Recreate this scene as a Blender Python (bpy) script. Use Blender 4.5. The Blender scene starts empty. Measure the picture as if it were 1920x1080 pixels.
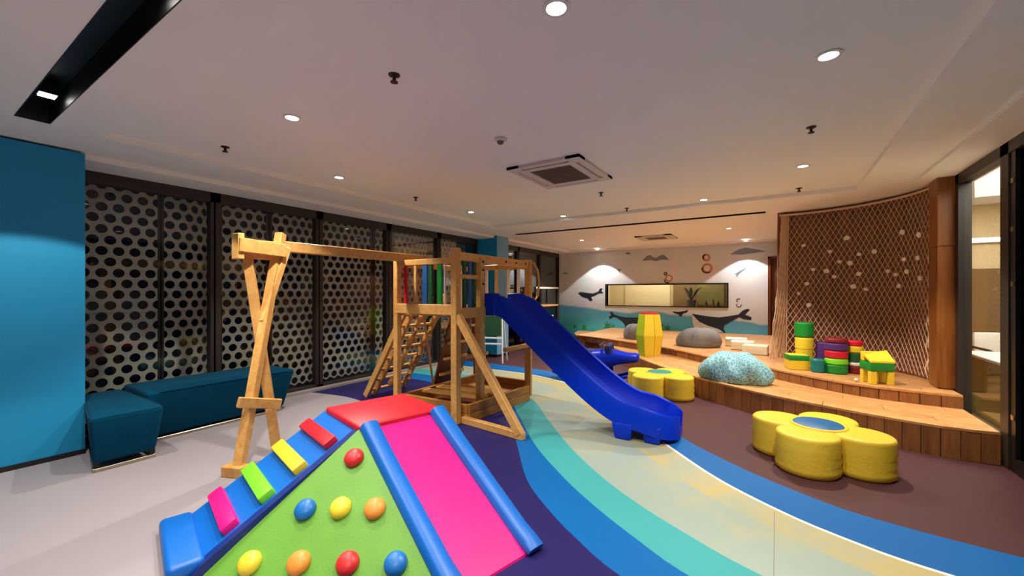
import bpy, bmesh, math, random
from mathutils import Vector, Matrix
random.seed(7)
PI = math.pi
scene = bpy.context.scene
col = scene.collection

# ------------------------------------------------------------------ camera
CAM_H = 1.48
cd = bpy.data.cameras.new('camera')
cd.sensor_width = 36.0
cd.lens = 771.0 / 1920.0 * 36.0
cd.shift_y = 8.0 / 1920.0
cd.clip_start = 0.05
cam = bpy.data.objects.new('camera', cd)
cam.location = (0, 0, CAM_H)
cam.rotation_euler = (PI / 2, 0, math.atan(495 / 771.0))
col.objects.link(cam)
scene.camera = cam

# ------------------------------------------------------------------ world: night outside
w = bpy.data.worlds.new('night')
scene.world = w
w.use_nodes = True
w.node_tree.nodes['Background'].inputs[0].default_value = (0.30, 0.36, 0.55, 1)
w.node_tree.nodes['Background'].inputs[1].default_value = 0.003

scene.view_settings.view_transform = 'Standard'
scene.view_settings.look = 'None'
scene.view_settings.gamma = 1.0
scene.view_settings.use_curve_mapping = False
scene.view_settings.exposure = 0.18
SPOT_W = 178.0
SPOT_ANGLE = math.radians(106)
WARM = (1.0, 0.925, 0.79)


# ------------------------------------------------------------------ materials
def srgb(r, g, b):
    def f(c):
        c /= 255.0
        return c / 12.92 if c <= 0.04045 else ((c + 0.055) / 1.055) ** 2.4
    return (f(r), f(g), f(b), 1.0)


def base_mat(name):
    m = bpy.data.materials.new(name)
    m.use_nodes = True
    nt = m.node_tree
    return m, nt, nt.nodes['Principled BSDF']


def mat(name, c, rough=0.5, var=0.12, scale=6.0, bump=0.0, bscale=60.0, metal=0.0, spec=0.5, coat=0.0, sheen=0.0):
    m, nt, p = base_mat(name)
    tc = nt.nodes.new('ShaderNodeTexCoord')
    n = nt.nodes.new('ShaderNodeTexNoise')
    n.inputs['Scale'].default_value = scale
    n.inputs['Detail'].default_value = 4
    nt.links.new(tc.outputs['Object'], n.inputs['Vector'])
    mx = nt.nodes.new('ShaderNodeMix')
    mx.data_type = 'RGBA'
    mx.inputs[6].default_value = tuple(x * (1 - var) for x in c[:3]) + (1,)
    mx.inputs[7].default_value = tuple(min(1, x * (1 + var)) for x in c[:3]) + (1,)
    nt.links.new(n.outputs['Fac'], mx.inputs[0])
    nt.links.new(mx.outputs[2], p.inputs['Base Color'])
    p.inputs['Roughness'].default_value = rough
    p.inputs['Metallic'].default_value = metal
    p.inputs['Specular IOR Level'].default_value = spec
    p.inputs['Coat Weight'].default_value = coat
    p.inputs['Sheen Weight'].default_value = sheen
    if bump:
        n2 = nt.nodes.new('ShaderNodeTexNoise')
        n2.inputs['Scale'].default_value = bscale
        nt.links.new(tc.outputs['Object'], n2.inputs['Vector'])
        b = nt.nodes.new('ShaderNodeBump')
        b.inputs['Strength'].default_value = bump
        b.inputs['Distance'].default_value = 0.01
        nt.links.new(n2.outputs['Fac'], b.inputs['Height'])
        nt.links.new(b.outputs['Normal'], p.inputs['Normal'])
    return m


def wood(name, c1, c2, rough=0.45, scale=(1, 1, 12), sc=3.0, rnd=0.25):
    """wood grain stretched along one axis, each object a little different"""
    m, nt, p = base_mat(name)
    tc = nt.nodes.new('ShaderNodeTexCoord')
    mp = nt.nodes.new('ShaderNodeMapping')
    mp.inputs['Scale'].default_value = scale
    oi = nt.nodes.new('ShaderNodeObjectInfo')
    nt.links.new(tc.outputs['Object'], mp.inputs['Vector'])
    cb = nt.nodes.new('ShaderNodeCombineXYZ')
    mu = nt.nodes.new('ShaderNodeMath'); mu.operation = 'MULTIPLY'; mu.inputs[1].default_value = 17.0
    nt.links.new(oi.outputs['Random'], mu.inputs[0])
    for i in range(3):
        nt.links.new(mu.outputs[0], cb.inputs[i])
    nt.links.new(cb.outputs[0], mp.inputs['Location'])
    n = nt.nodes.new('ShaderNodeTexNoise')
    n.inputs['Scale'].default_value = sc
    n.inputs['Detail'].default_value = 6
    n.inputs['Roughness'].default_value = 0.62
    n.inputs['Distortion'].default_value = 0.5
    nt.links.new(mp.outputs[0], n.inputs['Vector'])
    rp = nt.nodes.new('ShaderNodeValToRGB')
    rp.color_ramp.elements[0].position = 0.3
    rp.color_ramp.elements[0].color = c1
    rp.color_ramp.elements[1].position = 0.72
    rp.color_ramp.elements[1].color = c2
    nt.links.new(n.outputs['Fac'], rp.inputs[0])
    hs = nt.nodes.new('ShaderNodeHueSaturation')
    mr = nt.nodes.new('ShaderNodeMapRange')
    mr.inputs[3].default_value = 1 - rnd
    mr.inputs[4].default_value = 1 + rnd
    nt.links.new(oi.outputs['Random'], mr.inputs[0])
    nt.links.new(mr.outputs[0], hs.inputs['Value'])
    nt.links.new(rp.outputs[0], hs.inputs['Color'])
    nt.links.new(hs.outputs[0], p.inputs['Base Color'])
    p.inputs['Roughness'].default_value = rough
    return m


def emit(name, c, s):
    m = bpy.data.materials.new(name)
    m.use_nodes = True
    nt = m.node_tree
    nt.nodes.clear()
    o = nt.nodes.new('ShaderNodeOutputMaterial')
    e = nt.nodes.new('ShaderNodeEmission')
    e.inputs[0].default_value = c
    e.inputs[1].default_value = s
    nt.links.new(e.outputs[0], o.inputs[0])
    return m


def glass(name, tint=(0.95, 0.97, 0.96, 1), refl=0.45):
    m = bpy.data.materials.new(name)
    m.use_nodes = True
    nt = m.node_tree
    nt.nodes.clear()
    o = nt.nodes.new('ShaderNodeOutputMaterial')
    t = nt.nodes.new('ShaderNodeBsdfTransparent')
    t.inputs[0].default_value = tint
    g = nt.nodes.new('ShaderNodeBsdfGlossy')
    g.inputs['Roughness'].default_value = 0.02
    lw = nt.nodes.new('ShaderNodeFresnel')
    lw.inputs[0].default_value = 1.5
    ml = nt.nodes.new('ShaderNodeMath'); ml.operation = 'MULTIPLY'; ml.inputs[1].default_value = refl
    nt.links.new(lw.outputs[0], ml.inputs[0])
    x = nt.nodes.new('ShaderNodeMixShader')
    nt.links.new(ml.outputs[0], x.inputs[0])
    nt.links.new(t.outputs[0], x.inputs[1])
    nt.links.new(g.outputs[0], x.inputs[2])
    nt.links.new(x.outputs[0], o.inputs[0])
    return m


def mural_mat():
    m, nt, p = base_mat('mural_paint')
    tc = nt.nodes.new('ShaderNodeTexCoord')
    sx = nt.nodes.new('ShaderNodeSeparateXYZ')
    nt.links.new(tc.outputs['Object'], sx.inputs[0])
    n = nt.nodes.new('ShaderNodeTexNoise'); n.inputs['Scale'].default_value = 0.8; n.inputs['Detail'].default_value = 3
    nt.links.new(tc.outputs['Object'], n.inputs['Vector'])
    # waterline wobbles, lower in the middle
    ma = nt.nodes.new('ShaderNodeMath'); ma.operation = 'MULTIPLY_ADD'
    ma.inputs[1].default_value = 0.3; ma.inputs[2].default_value = -0.15
    nt.links.new(n.outputs['Fac'], ma.inputs[0])
    slope = nt.nodes.new('ShaderNodeMath'); slope.operation = 'MULTIPLY_ADD'
    slope.inputs[1].default_value = 0.055; slope.inputs[2].default_value = 0.16
    nt.links.new(sx.outputs[0], slope.inputs[0])
    ad = nt.nodes.new('ShaderNodeMath'); ad.operation = 'ADD'
    nt.links.new(sx.outputs[2], ad.inputs[0]); nt.links.new(ma.outputs[0], ad.inputs[1])
    ad2 = nt.nodes.new('ShaderNodeMath'); ad2.operation = 'ADD'
    nt.links.new(ad.outputs[0], ad2.inputs[0]); nt.links.new(slope.outputs[0], ad2.inputs[1])
    rp = nt.nodes.new('ShaderNodeValToRGB')
    cr = rp.color_ramp
    cr.elements[0].position = 0.0; cr.elements[0].color = srgb(36, 150, 150)
    cr.elements[1].position = 1.0; cr.elements[1].color = srgb(208, 214, 222)
    for pos, c in ((0.10, srgb(72, 186, 186)), (0.20, srgb(90, 184, 210)), (0.295, srgb(92, 174, 208)), (0.315, srgb(214, 226, 232)), (0.45, srgb(228, 232, 236)), (0.8, srgb(216, 222, 228))):
        e = cr.elements.new(pos); e.color = c
    mr = nt.nodes.new('ShaderNodeMapRange'); mr.inputs[1].default_value = 0.0; mr.inputs[2].default_value = 2.9
    nt.links.new(ad2.outputs[0], mr.inputs[0])
    nt.links.new(mr.outputs[0], rp.inputs[0])
    # blotchy watercolour
    n2 = nt.nodes.new('ShaderNodeTexNoise'); n2.inputs['Scale'].default_value = 2.2; n2.inputs['Detail'].default_value = 5
    nt.links.new(tc.outputs['Object'], n2.inputs['Vector'])
    mx = nt.nodes.new('ShaderNodeMix'); mx.data_type = 'RGBA'; mx.blend_type = 'SOFT_LIGHT'; mx.inputs[0].default_value = 0.5
    nt.links.new(rp.outputs[0], mx.inputs[6]); nt.links.new(n2.outputs['Color'], mx.inputs[7])
    nt.links.new(mx.outputs[2], p.inputs['Base Color'])
    p.inputs['Roughness'].default_value = 0.7
    return m


def blend_mat(name, c1, c2, scale, lo, hi, rough=0.5):
    """two vinyl colours mottled into each other"""
    m, nt, p = base_mat(name)
    tc = nt.nodes.new('ShaderNodeTexCoord')
    n = nt.nodes.new('ShaderNodeTexNoise'); n.inputs['Scale'].default_value = scale; n.inputs['Detail'].default_value = 3
    nt.links.new(tc.outputs['Object'], n.inputs['Vector'])
    rp = nt.nodes.new('ShaderNodeValToRGB')
    rp.color_ramp.elements[0].position = lo; rp.color_ramp.elements[0].color = c1
    rp.color_ramp.elements[1].position = hi; rp.color_ramp.elements[1].color = c2
    nt.links.new(n.outputs['Fac'], rp.inputs[0])
    nt.links.new(rp.outputs[0], p.inputs['Base Color'])
    p.inputs['Roughness'].default_value = rough
    return m


MT = {}
MT['ceiling'] = mat('ceiling_paint', srgb(246, 244, 238), 0.8, 0.02, 2)
MT['slot'] = mat('slot_black', srgb(14, 13, 13), 0.5)
MT['blue_wall'] = mat('blue_wall_paint', srgb(12, 142, 196), 0.6, 0.05, 2)
MT['grey_wall'] = mat('grey_wall_paint', srgb(150, 143, 140), 0.7, 0.04, 2)
MT['mural'] = mural_mat()
MT['frame'] = mat('bronze_frame', srgb(48, 40, 35), 0.45, 0.1)
MT['frame_black'] = mat('black_frame', srgb(20, 18, 17), 0.4)
MT['glass'] = glass('window_glass')
MT['glass_tint'] = glass('dark_tinted_glass', (0.12, 0.13, 0.13, 1))
MT['screen'] = mat('perforated_metal', srgb(204, 202, 192), 0.55, 0.06, 3)
MT['outside'] = mat('outside_ground', srgb(40, 40, 42), 0.9)
MT['carpet'] = mat('lilac_grey_vinyl', srgb(156, 148, 155), 0.55, 0.04, 1.5, 0.05, 200)
MT['mauve'] = mat('mauve_vinyl', srgb(84, 50, 54), 0.6, 0.06, 1.2, 0.05, 200, spec=0.25)
MT['navy'] = mat('navy_vinyl', srgb(34, 28, 92), 0.6, 0.1, 2, spec=0.25)
MT['band_blue'] = mat('blue_vinyl', srgb(0, 98, 172), 0.6, 0.1, 1.0, spec=0.25)
MT['band_teal'] = mat('aqua_vinyl', srgb(66, 162, 166), 0.6, 0.08, 1.0, spec=0.25)
MT['cream'] = blend_mat('cream_vinyl', srgb(152, 170, 160), srgb(172, 172, 144), 1.6, 0.48, 0.66)
MT['cream_yellow'] = blend_mat('yellow_cream_vinyl', srgb(188, 172, 118), srgb(164, 172, 148), 2.2, 0.40, 0.62)
MT['pine'] = wood('pine_wood', srgb(206, 146, 76), srgb(232, 182, 108), 0.42, (6, 6, 6), 3.0, 0.12)
MT['sand_wood'] = wood('sandbox_wood', srgb(150, 96, 36), srgb(190, 130, 58), 0.5, (4, 4, 14), 2.0, 0.15)
MT['dark_wood'] = wood('climbing_board_wood', srgb(104, 58, 28), srgb(140, 82, 42), 0.5, (9, 9, 2), 2.0, 0.1)
MT['deck'] = wood('deck_plank_wood', srgb(196, 134, 80), srgb(230, 176, 116), 0.35, (3, 3, 3), 3.0, 0.10)
MT['fascia'] = wood('fascia_wood', srgb(136, 84, 46), srgb(176, 118, 66), 0.45, (14, 14, 1.5), 2.0, 0.18)
MT['pillar_wood'] = wood('pillar_wood', srgb(120, 66, 22), srgb(160, 96, 36), 0.4, (14, 14, 1.2), 1.5, 0.08)
MT['door_wood'] = wood('door_wood', srgb(84, 40, 18), srgb(124, 66, 30), 0.4, (14, 14, 1.2), 1.5, 0.08)
MT['net_wall'] = wood('net_wall_wood', srgb(110, 66, 46), srgb(142, 90, 64), 0.6, (16, 16, 1.0), 1.5, 0.15)
MT['rope'] = mat('rope', srgb(222, 186, 152), 0.8, 0.1, 40)
MT['shell'] = mat('seashell', srgb(250, 238, 218), 0.4, 0.06, 30)
MT['velvet'] = mat('teal_velvet', srgb(0, 62, 90), 0.8, 0.15, 8, 0.1, 120, spec=0.06, sheen=0.02)
MT['chrome'] = mat('brushed_metal', srgb(180, 170, 150), 0.3, 0.05, 20, metal=1.0)
MT['slide'] = mat('blue_plastic', srgb(0, 54, 214), 0.40, 0.05, 3, spec=0.22)
MT['slide_dark'] = mat('blue_plastic_rocker', srgb(8, 42, 190), 0.36, 0.05, 3, spec=0.25)
MT['navy_plastic'] = mat('navy_plastic', srgb(20, 24, 90), 0.35, 0.05, 3)
MT['vred'] = mat('red_leatherette', srgb(216, 24, 46), 0.42, 0.05, 4, 0.06, 140)
MT['vpink'] = mat('pink_leatherette', srgb(244, 16, 134), 0.42, 0.03, 4, 0.05, 140)
MT['vblue'] = mat('blue_leatherette', srgb(4, 104, 204), 0.42, 0.05, 4, 0.06, 140)
MT['vnavy'] = mat('navy_leatherette', srgb(14, 42, 124), 0.42, 0.05, 4, 0.06, 140)
MT['vgreen'] = mat('green_board', srgb(104, 164, 56), 0.5, 0.16, 5, 0.08, 80)
MT['vlime'] = mat('lime_leatherette', srgb(124, 222, 44), 0.42, 0.05, 4)
MT['vyellow'] = mat('yellow_leatherette', srgb(240, 206, 52), 0.42, 0.06, 4, 0.06, 140)
MT['barrel_lime'] = mat('yellow_lime_leatherette', srgb(176, 196, 40), 0.42, 0.05, 4)
MT['stool'] = mat('yellow_stool_cover', srgb(232, 196, 52), 0.5, 0.08, 5, 0.25, 30)
MT['vcentre'] = mat('blue_seat_cover', srgb(10, 92, 150), 0.5, 0.1, 12)
MT['vteal'] = mat('teal_seat_cover', srgb(52, 140, 124), 0.5, 0.1, 12)
MT['hold_red'] = mat('hold_red', srgb(214, 44, 48), 0.4, 0.08, 14)
MT['hold_blue'] = mat('hold_blue', srgb(24, 112, 196), 0.4, 0.08, 14)
MT['hold_yellow'] = mat('hold_yellow', srgb(238, 214, 58), 0.4, 0.08, 14)
MT['hold_orange'] = mat('hold_orange', srgb(240, 150, 60), 0.4, 0.08, 14)
MT['t_green'] = mat('toy_green', srgb(16, 134, 46), 0.45, 0.06, 6)
MT['t_dgreen'] = mat('toy_dark_green', srgb(24, 86, 48), 0.45, 0.06, 6)
MT['t_teal'] = mat('toy_teal', srgb(12, 116, 118), 0.4, 0.06, 6)
MT['t_purple'] = mat('toy_purple', srgb(78, 42, 110), 0.45, 0.06, 6)
MT['t_red'] = mat('toy_red', srgb(202, 18, 46), 0.45, 0.06, 6)
MT['t_maroon'] = mat('toy_maroon', srgb(122, 22, 36), 0.45, 0.06, 6)
MT['t_blue'] = mat('toy_blue', srgb(36, 92, 156), 0.45, 0.06, 6)
MT['white'] = mat('white_plastic', srgb(236, 232, 224), 0.45, 0.03, 6)
MT['white_foam'] = mat('white_foam', srgb(236, 226, 196), 0.6, 0.04, 6)
MT['rock'] = mat('grey_beanbag', srgb(122, 118, 114), 0.8, 0.12, 8, 0.3, 60)
MT['dark_whale'] = mat('whale_paint', srgb(22, 40, 58), 0.65, 0.2, 4)
MT['belly'] = mat('whale_belly_paint', srgb(214, 218, 214), 0.65, 0.05, 4)
MT['cloud'] = mat('cloud_paint', srgb(124, 134, 146), 0.7, 0.15, 6)
MT['penguin'] = mat('figure_paint', srgb(190, 128, 84), 0.7, 0.15, 12)
MT['ink'] = mat('ink_paint', srgb(50, 46, 46), 0.7, 0.1, 12)
MT['coral'] = mat('coral_paint', srgb(44, 132, 82), 0.7, 0.2, 10)
MT['beige'] = mat('beige_wall', srgb(222, 202, 160), 0.7, 0.05, 2)
MT['brown'] = mat('brown_wall', srgb(122, 94, 54), 0.7, 0.12, 3)
MT['print'] = mat('poster_print', srgb(128, 116, 62), 0.6, 0.3, 5)
MT['column_blue'] = mat('pale_blue_panel', srgb(120, 176, 214), 0.6, 0.06, 2)
MT['olive'] = mat('olive_panel', srgb(116, 132, 36), 0.6, 0.12, 2)
MT['cream_floor'] = mat('cream_tile', srgb(206, 196, 176), 0.3, 0.04, 2)
MT['blackboard'] = mat('green_board_panel', srgb(14, 66, 36), 0.5, 0.1, 5)
MT['detector'] = mat('detector_plastic', srgb(214, 206, 200), 0.5, 0.02, 5)
MT['sprinkler'] = mat('sprinkler_metal', srgb(70, 44, 40), 0.4, 0.05, 20, metal=0.4)
MT['ac_grille'] = mat('grille_grey', srgb(118, 104, 88), 0.6, 0.05, 20)
MT['lens'] = emit('downlight_lens', (1.0, 0.95, 0.88, 1), 16.0)
MT['tube'] = emit('light_strip', (1.0, 0.92, 0.8, 1), 5.0)


def beanbag_mat():
    m, nt, p = base_mat('blue_patterned_fabric')
    tc = nt.nodes.new('ShaderNodeTexCoord')
    wv = nt.nodes.new('ShaderNodeTexVoronoi'); wv.feature = 'DISTANCE_TO_EDGE'; wv.inputs['Scale'].default_value = 24
    nt.links.new(tc.outputs['Object'], wv.inputs['Vector'])
    rp = nt.nodes.new('ShaderNodeValToRGB')
    rp.color_ramp.elements[0].position = 0.02; rp.color_ramp.elements[0].color = srgb(176, 208, 212)
    rp.color_ramp.elements[1].position = 0.12; rp.color_ramp.elements[1].color = srgb(96, 160, 178)
    nt.links.new(wv.outputs['Distance'], rp.inputs[0])
    nt.links.new(rp.outputs[0], p.inputs['Base Color'])
    p.inputs['Roughness'].default_value = 0.8
    return m


MT['beanbag'] = beanbag_mat()


# ------------------------------------------------------------------ mesh helpers
class MB:
    def __init__(s):
        s.bm = bmesh.new()

    def face(s, pts):
        return s.bm.faces.new([s.bm.verts.new(p) for p in pts])

    def box(s, x0, x1, y0, y1, z0, z1, M=None, bev=0.0, seg=2):
        t = bmesh.new()
        bmesh.ops.create_cube(t, size=1.0)
        for v in t.verts:
            v.co = Vector((x0 + (v.co.x + .5) * (x1 - x0), y0 + (v.co.y + .5) * (y1 - y0), z0 + (v.co.z + .5) * (z1 - z0)))
        if bev:
            bmesh.ops.bevel(t, geom=list(t.edges), offset=bev, segments=seg, profile=0.5, affect='EDGES')
        return s.add(t, M)

    def add(s, t, M=None):
        if M is not None:
            bmesh.ops.transform(t, matrix=M, verts=t.verts)
        mp = {v: s.bm.verts.new(v.co) for v in t.verts}
        for f in t.faces:
            try:
                s.bm.faces.new([mp[v] for v in f.verts])
            except ValueError:
                pass
        t.free()
        return s

    def beam(s, a, b, w, h, up=(0, 0, 1), bev=0.006):
        """rectangular timber from a to b: w across, h along 'up'"""
        a, b = Vector(a), Vector(b)
        d = (b - a); L = d.length; d.normalize()
        u = Vector(up); u = (u - d * u.dot(d)).normalized()
        sd = d.cross(u)
        M = Matrix((sd, d, u)).transposed().to_4x4(); M.translation = a
        return s.box(-w / 2, w / 2, 0, L, -h / 2, h / 2, M, bev, 1)

    def cyl(s, a, b, r, r2=None, n=12, caps=True):
        a, b = Vector(a), Vector(b)
        r2 = r if r2 is None else r2
        d = (b - a).normalized()
        u = d.orthogonal().normalized(); v = d.cross(u)
        A = [s.bm.verts.new(a + (u * math.cos(2 * PI * i / n) + v * math.sin(2 * PI * i / n)) * r) for i in range(n)]
        B = [s.bm.verts.new(b + (u * math.cos(2 * PI * i / n) + v * math.sin(2 * PI * i / n)) * r2) for i in range(n)]
        for i in range(n):
            s.bm.faces.new([A[i], A[(i + 1) % n], B[(i + 1) % n], B[i]])
        if caps:
            s.bm.faces.new(A[::-1]); s.bm.faces.new(B)
        return s

    def tube(s, pts, r, n=6):
        pts = [Vector(p) for p in pts]
        rings = []
        for i, p in enumerate(pts):
            d = (pts[min(i + 1, len(pts) - 1)] - pts[max(i - 1, 0)])
            if d.length < 1e-6:
                d = Vector((0, 0, 1))
            d.normalize()
            u = Vector((0, 0, 1)) if abs(d.z) < .9 else Vector((1, 0, 0))
            u = (u - d * u.dot(d)).normalized(); v = d.cross(u)
            rr = r[i] if isinstance(r, (list, tuple)) else r
            rings.append([s.bm.verts.new(p + (u * math.cos(2 * PI * k / n) + v * math.sin(2 * PI * k / n)) * rr) for k in range(n)])
        for i in range(len(rings) - 1):
            for k in range(n):
                s.bm.faces.new([rings[i][k], rings[i][(k + 1) % n], rings[i + 1][(k + 1) % n], rings[i + 1][k]])
        s.bm.faces.new(rings[0][::-1]); s.bm.faces.new(rings[-1])
        return s

    def lathe(s, prof, c=(0, 0, 0), n=24, sx=1.0, sy=1.0):
        """profile [(r, z)...] turned round z at c"""
        c = Vector(c); rings = []
        for r, z in prof:
            if r < 1e-5:
                rings.append([s.bm.verts.new(c + Vector((0, 0, z)))])
            else:
                rings.append([s.bm.verts.new(c + Vector((r * sx * math.cos(2 * PI * k / n), r * sy * math.sin(2 * PI * k / n), z))) for k in range(n)])
        for a, b in zip(rings, rings[1:]):
            for k in range(n):
                k2 = (k + 1) % n
                if len(a) == 1 and len(b) == 1:
                    continue
                if len(a) == 1:
                    s.bm.faces.new([a[0], b[k2], b[k]])
                elif len(b) == 1:
                    s.bm.faces.new([a[k], a[k2], b[0]])
                else:
                    s.bm.faces.new([a[k], a[k2], b[k2], b[k]])
        return s

    def prism(s, poly, ext):
        """polygon (3d points) pushed along ext"""
        e = Vector(ext)
        A = [s.bm.verts.new(Vector(p)) for p in poly]
        B = [s.bm.verts.new(Vector(p) + e) for p in poly]
        n = len(A)
        s.bm.faces.new(A); s.bm.faces.new(B[::-1])
        for i in range(n):
            s.bm.faces.new([A[i], B[i], B[(i + 1) % n], A[(i + 1) % n]])
        return s

    def build(s, name, m, parent=None, smooth=False, sharp=40, merge=False):
        if merge:
            bmesh.ops.remove_doubles(s.bm, verts=s.bm.verts, dist=1e-4)
        bmesh.ops.recalc_face_normals(s.bm, faces=s.bm.faces)
        me = bpy.data.meshes.new(name)
        s.bm.to_mesh(me); s.bm.free()
        me.materials.append(MT[m] if isinstance(m, str) else m)
        if smooth:
            me.polygons.foreach_set('use_smooth', [True] * len(me.polygons))
            try:
                me.set_sharp_from_angle(angle=math.radians(sharp))
            except Exception:
                pass
        o = bpy.data.objects.new(name, me)
        col.objects.link(o)
        if parent is not None:
            put(o, parent)
        return o


def put(o, parent):
    """parent a mesh built in world coordinates (or the parent's own frame when the parent is at rest)"""
    o.parent = parent
    if parent.get('_world'):
        l = parent.parent.location if parent.parent else parent.location
        o.matrix_parent_inverse = Matrix.Translation(l).inverted()


def thing(name, label, cat, loc=(0, 0, 0), rz=0.0, group=None, world=False):
    """Empty at a thing's base; world=True: parts are given in world coordinates"""
    o = bpy.data.objects.new(name, None)
    o.empty_display_size = 0.1
    o.location = loc; o.rotation_euler = (0, 0, rz)
    col.objects.link(o)
    tag(o, label, cat, group)
    if world:
        o['_world'] = 1
    return o


def tag(o, label, cat, group=None):
    o['label'] = label; o['category'] = cat
    if group:
        o['group'] = group
    return o


def struct(o, label=None):
    o['kind'] = 'structure'
    if label:
        o['label'] = label
    return o


def child_copy(o, parent, loc=None):
    c = o.copy(); col.objects.link(c); c.parent = parent
    if loc is not None:
        c.location = loc
    return c


def catmull(pts, n=10):
    P = [Vector((p[0], p[1])) for p in pts]
    P = [P[0] * 2 - P[1]] + P + [P[-1] * 2 - P[-2]]
    out = []
    for i in range(1, len(P) - 2):
        for k in range(n):
            t = k / n
            a, b, c, d = P[i - 1], P[i], P[i + 1], P[i + 2]
            out.append(0.5 * ((2 * b) + (c - a) * t + (2 * a - 5 * b + 4 * c - d) * t * t + (3 * b - a - 3 * c + d) * t ** 3))
    out.append(P[-2].copy())
    return out


def resample(pts, n):
    L = [0.0]
    for a, b in zip(pts, pts[1:]):
        L.append(L[-1] + (b - a).length)
    out = []; j = 0
    for i in range(n + 1):
        t = L[-1] * i / n
        while j < len(L) - 2 and L[j + 1] < t:
            j += 1
        f = (t - L[j]) / max(1e-9, L[j + 1] - L[j])
        out.append(pts[j].lerp(pts[j + 1], min(1, max(0, f))))
    return out


def length(pts):
    return sum((b - a).length for a, b in zip(pts, pts[1:]))


# ================================================================== THE ROOM
XL, XR, YB, YF = -5.93, 1.66, 12.0, -3.0       # glazing left, glazing right, mural wall, wall behind
XC = -5.34                                     # face of the blue wall and column
ZC, ZT = 2.77, 2.82                            # ceiling edge, raised tray
ZTOP = 3.05

# floor -------------------------------------------------------------
floor = struct(MB().box(XL - .1, XR + .1, YF, YB, -0.10, 0.0).build('floor', 'mauve'))
NB = 90
LINES = [
    [(-5.93, 3.48), (-4.95, 3.62), (-4.0, 3.30), (-3.0, 2.40), (-2.2, 1.35), (-1.4, .72), (-.4, .35), (.6, .2), (1.66, .1)],
    [(-5.93, 5.0), (-4.6, 4.95), (-3.3, 4.6), (-2.6, 3.98), (-2.15, 3.43), (-1.66, 2.80), (-1.28, 2.47), (-.97, 2.26), (-.69, 2.11), (0, 1.87), (.8, 1.7), (1.66, 1.6)],
    [(-5.93, 5.35), (-4.6, 5.35), (-3.4, 5.02), (-2.73, 4.35), (-2.01, 3.52), (-1.47, 3.02), (-1.07, 2.71), (-.68, 2.46), (-.38, 2.30), (.3, 2.07), (1.0, 1.93), (1.66, 1.85)],
    [(-5.93, 5.72), (-4.6, 5.74), (-3.5, 5.45), (-2.81, 4.91), (-2.19, 4.2), (-1.64, 3.59), (-1.15, 3.14), (-.79, 2.88), (-.42, 2.67), (-.09, 2.52), (.6, 2.32), (1.66, 2.2)],
    [(-5.93, 6.4), (-5.07, 6.43), (-4.14, 6.44), (-3.66, 6.4), (-3.15, 6.25), (-2.72, 6.03), (-1.9, 5.36), (-1.3, 4.66), (-.81, 4.09), (-.37, 3.62), (.07, 3.30), (.39, 3.15), (.61, 3.08), (.92, 3.04), (1.66, 3.0)],
    [(-5.93, 6.9), (-4.84, 6.94), (-3.94, 6.9), (-3.32, 6.78), (-2.5, 6.38), (-1.7, 5.6), (-1.15, 4.88), (-.73, 4.38), (-.52, 4.18), (-.13, 3.87), (.33, 3.60), (.69, 3.51), (1.05, 3.47), (1.66, 3.44)],
]
CUR = [resample(catmull(l), NB) for l in LINES]


def band(a, b, z, m, name='floor_band'):
    mb = MB()
    A = [mb.bm.verts.new((p.x, p.y, z)) for p in a]
    B = [mb.bm.verts.new((p.x, p.y, z)) for p in b]
    A0 = [mb.bm.verts.new((p.x, p.y, 0)) for p in a]
    B0 = [mb.bm.verts.new((p.x, p.y, 0)) for p in b]
    for i in range(len(a) - 1):
        mb.bm.faces.new([A[i], A[i + 1], B[i + 1], B[i]])
        mb.bm.faces.new([A0[i], A0[i + 1], A[i + 1], A[i]])
        mb.bm.faces.new([B[i], B[i + 1], B0[i + 1], B0[i]])
    return mb.build(name, m, floor)


grey_side = [Vector((p.x, YF + .01)) for p in CUR[0]]
band(grey_side, CUR[0], 0.003, 'carpet', 'floor_carpet')
band(CUR[0], CUR[1], 0.003, 'navy')
band(CUR[1], CUR[2], 0.003, 'band_blue')
band(CUR[2], CUR[3], 0.003, 'band_teal')
mid = [a.lerp(b, .62) for a, b in zip(CUR[3], CUR[4])]
edge = [a.lerp(b, .965) for a, b in zip(CUR[3], CUR[4])]
band(CUR[3], mid, 0.003, 'cream')
band(mid, edge, 0.003, 'cream_yellow')
band(edge, CUR[4], 0.003, 'white')
band(CUR[4], CUR[5], 0.003, 'band_blue')

MB().box(-.011, -.008, .6, 3.28, .0, .0034).build('floor_seam', 'rock', floor)

# ceiling -----------------------------------------------------------
TX0, TX1, TY0, TY1 = -4.72, .85, 1.05, 6.70
S1 = (-4.68, 1.30, .56, .74)      # near slot
S2 = (-4.90, -.14, 7.70, 7.86)    # far slot


def ceil_mesh():
    mb = MB()
    holes = [(TX0, TX1, TY0, TY1), S1, S2]
    xs = sorted({XL - .1, XR + .1} | {h[0] for h in holes} | {h[1] for h in holes})
    ys = sorted({YF, YB} | {h[2] for h in holes} | {h[3] for h in holes})
    for i in range(len(xs) - 1):
        for j in range(len(ys) - 1):
            cx, cy = (xs[i] + xs[i + 1]) / 2, (ys[j] + ys[j + 1]) / 2
            if any(h[0] < cx < h[1] and h[2] < cy < h[3] for h in holes):
                continue
            mb.box(xs[i], xs[i + 1], ys[j], ys[j + 1], ZC, ZTOP)
    mb.box(TX0, TX1, TY0, TY1, ZT, ZTOP)
    return mb.build('ceiling', 'ceiling')


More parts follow.
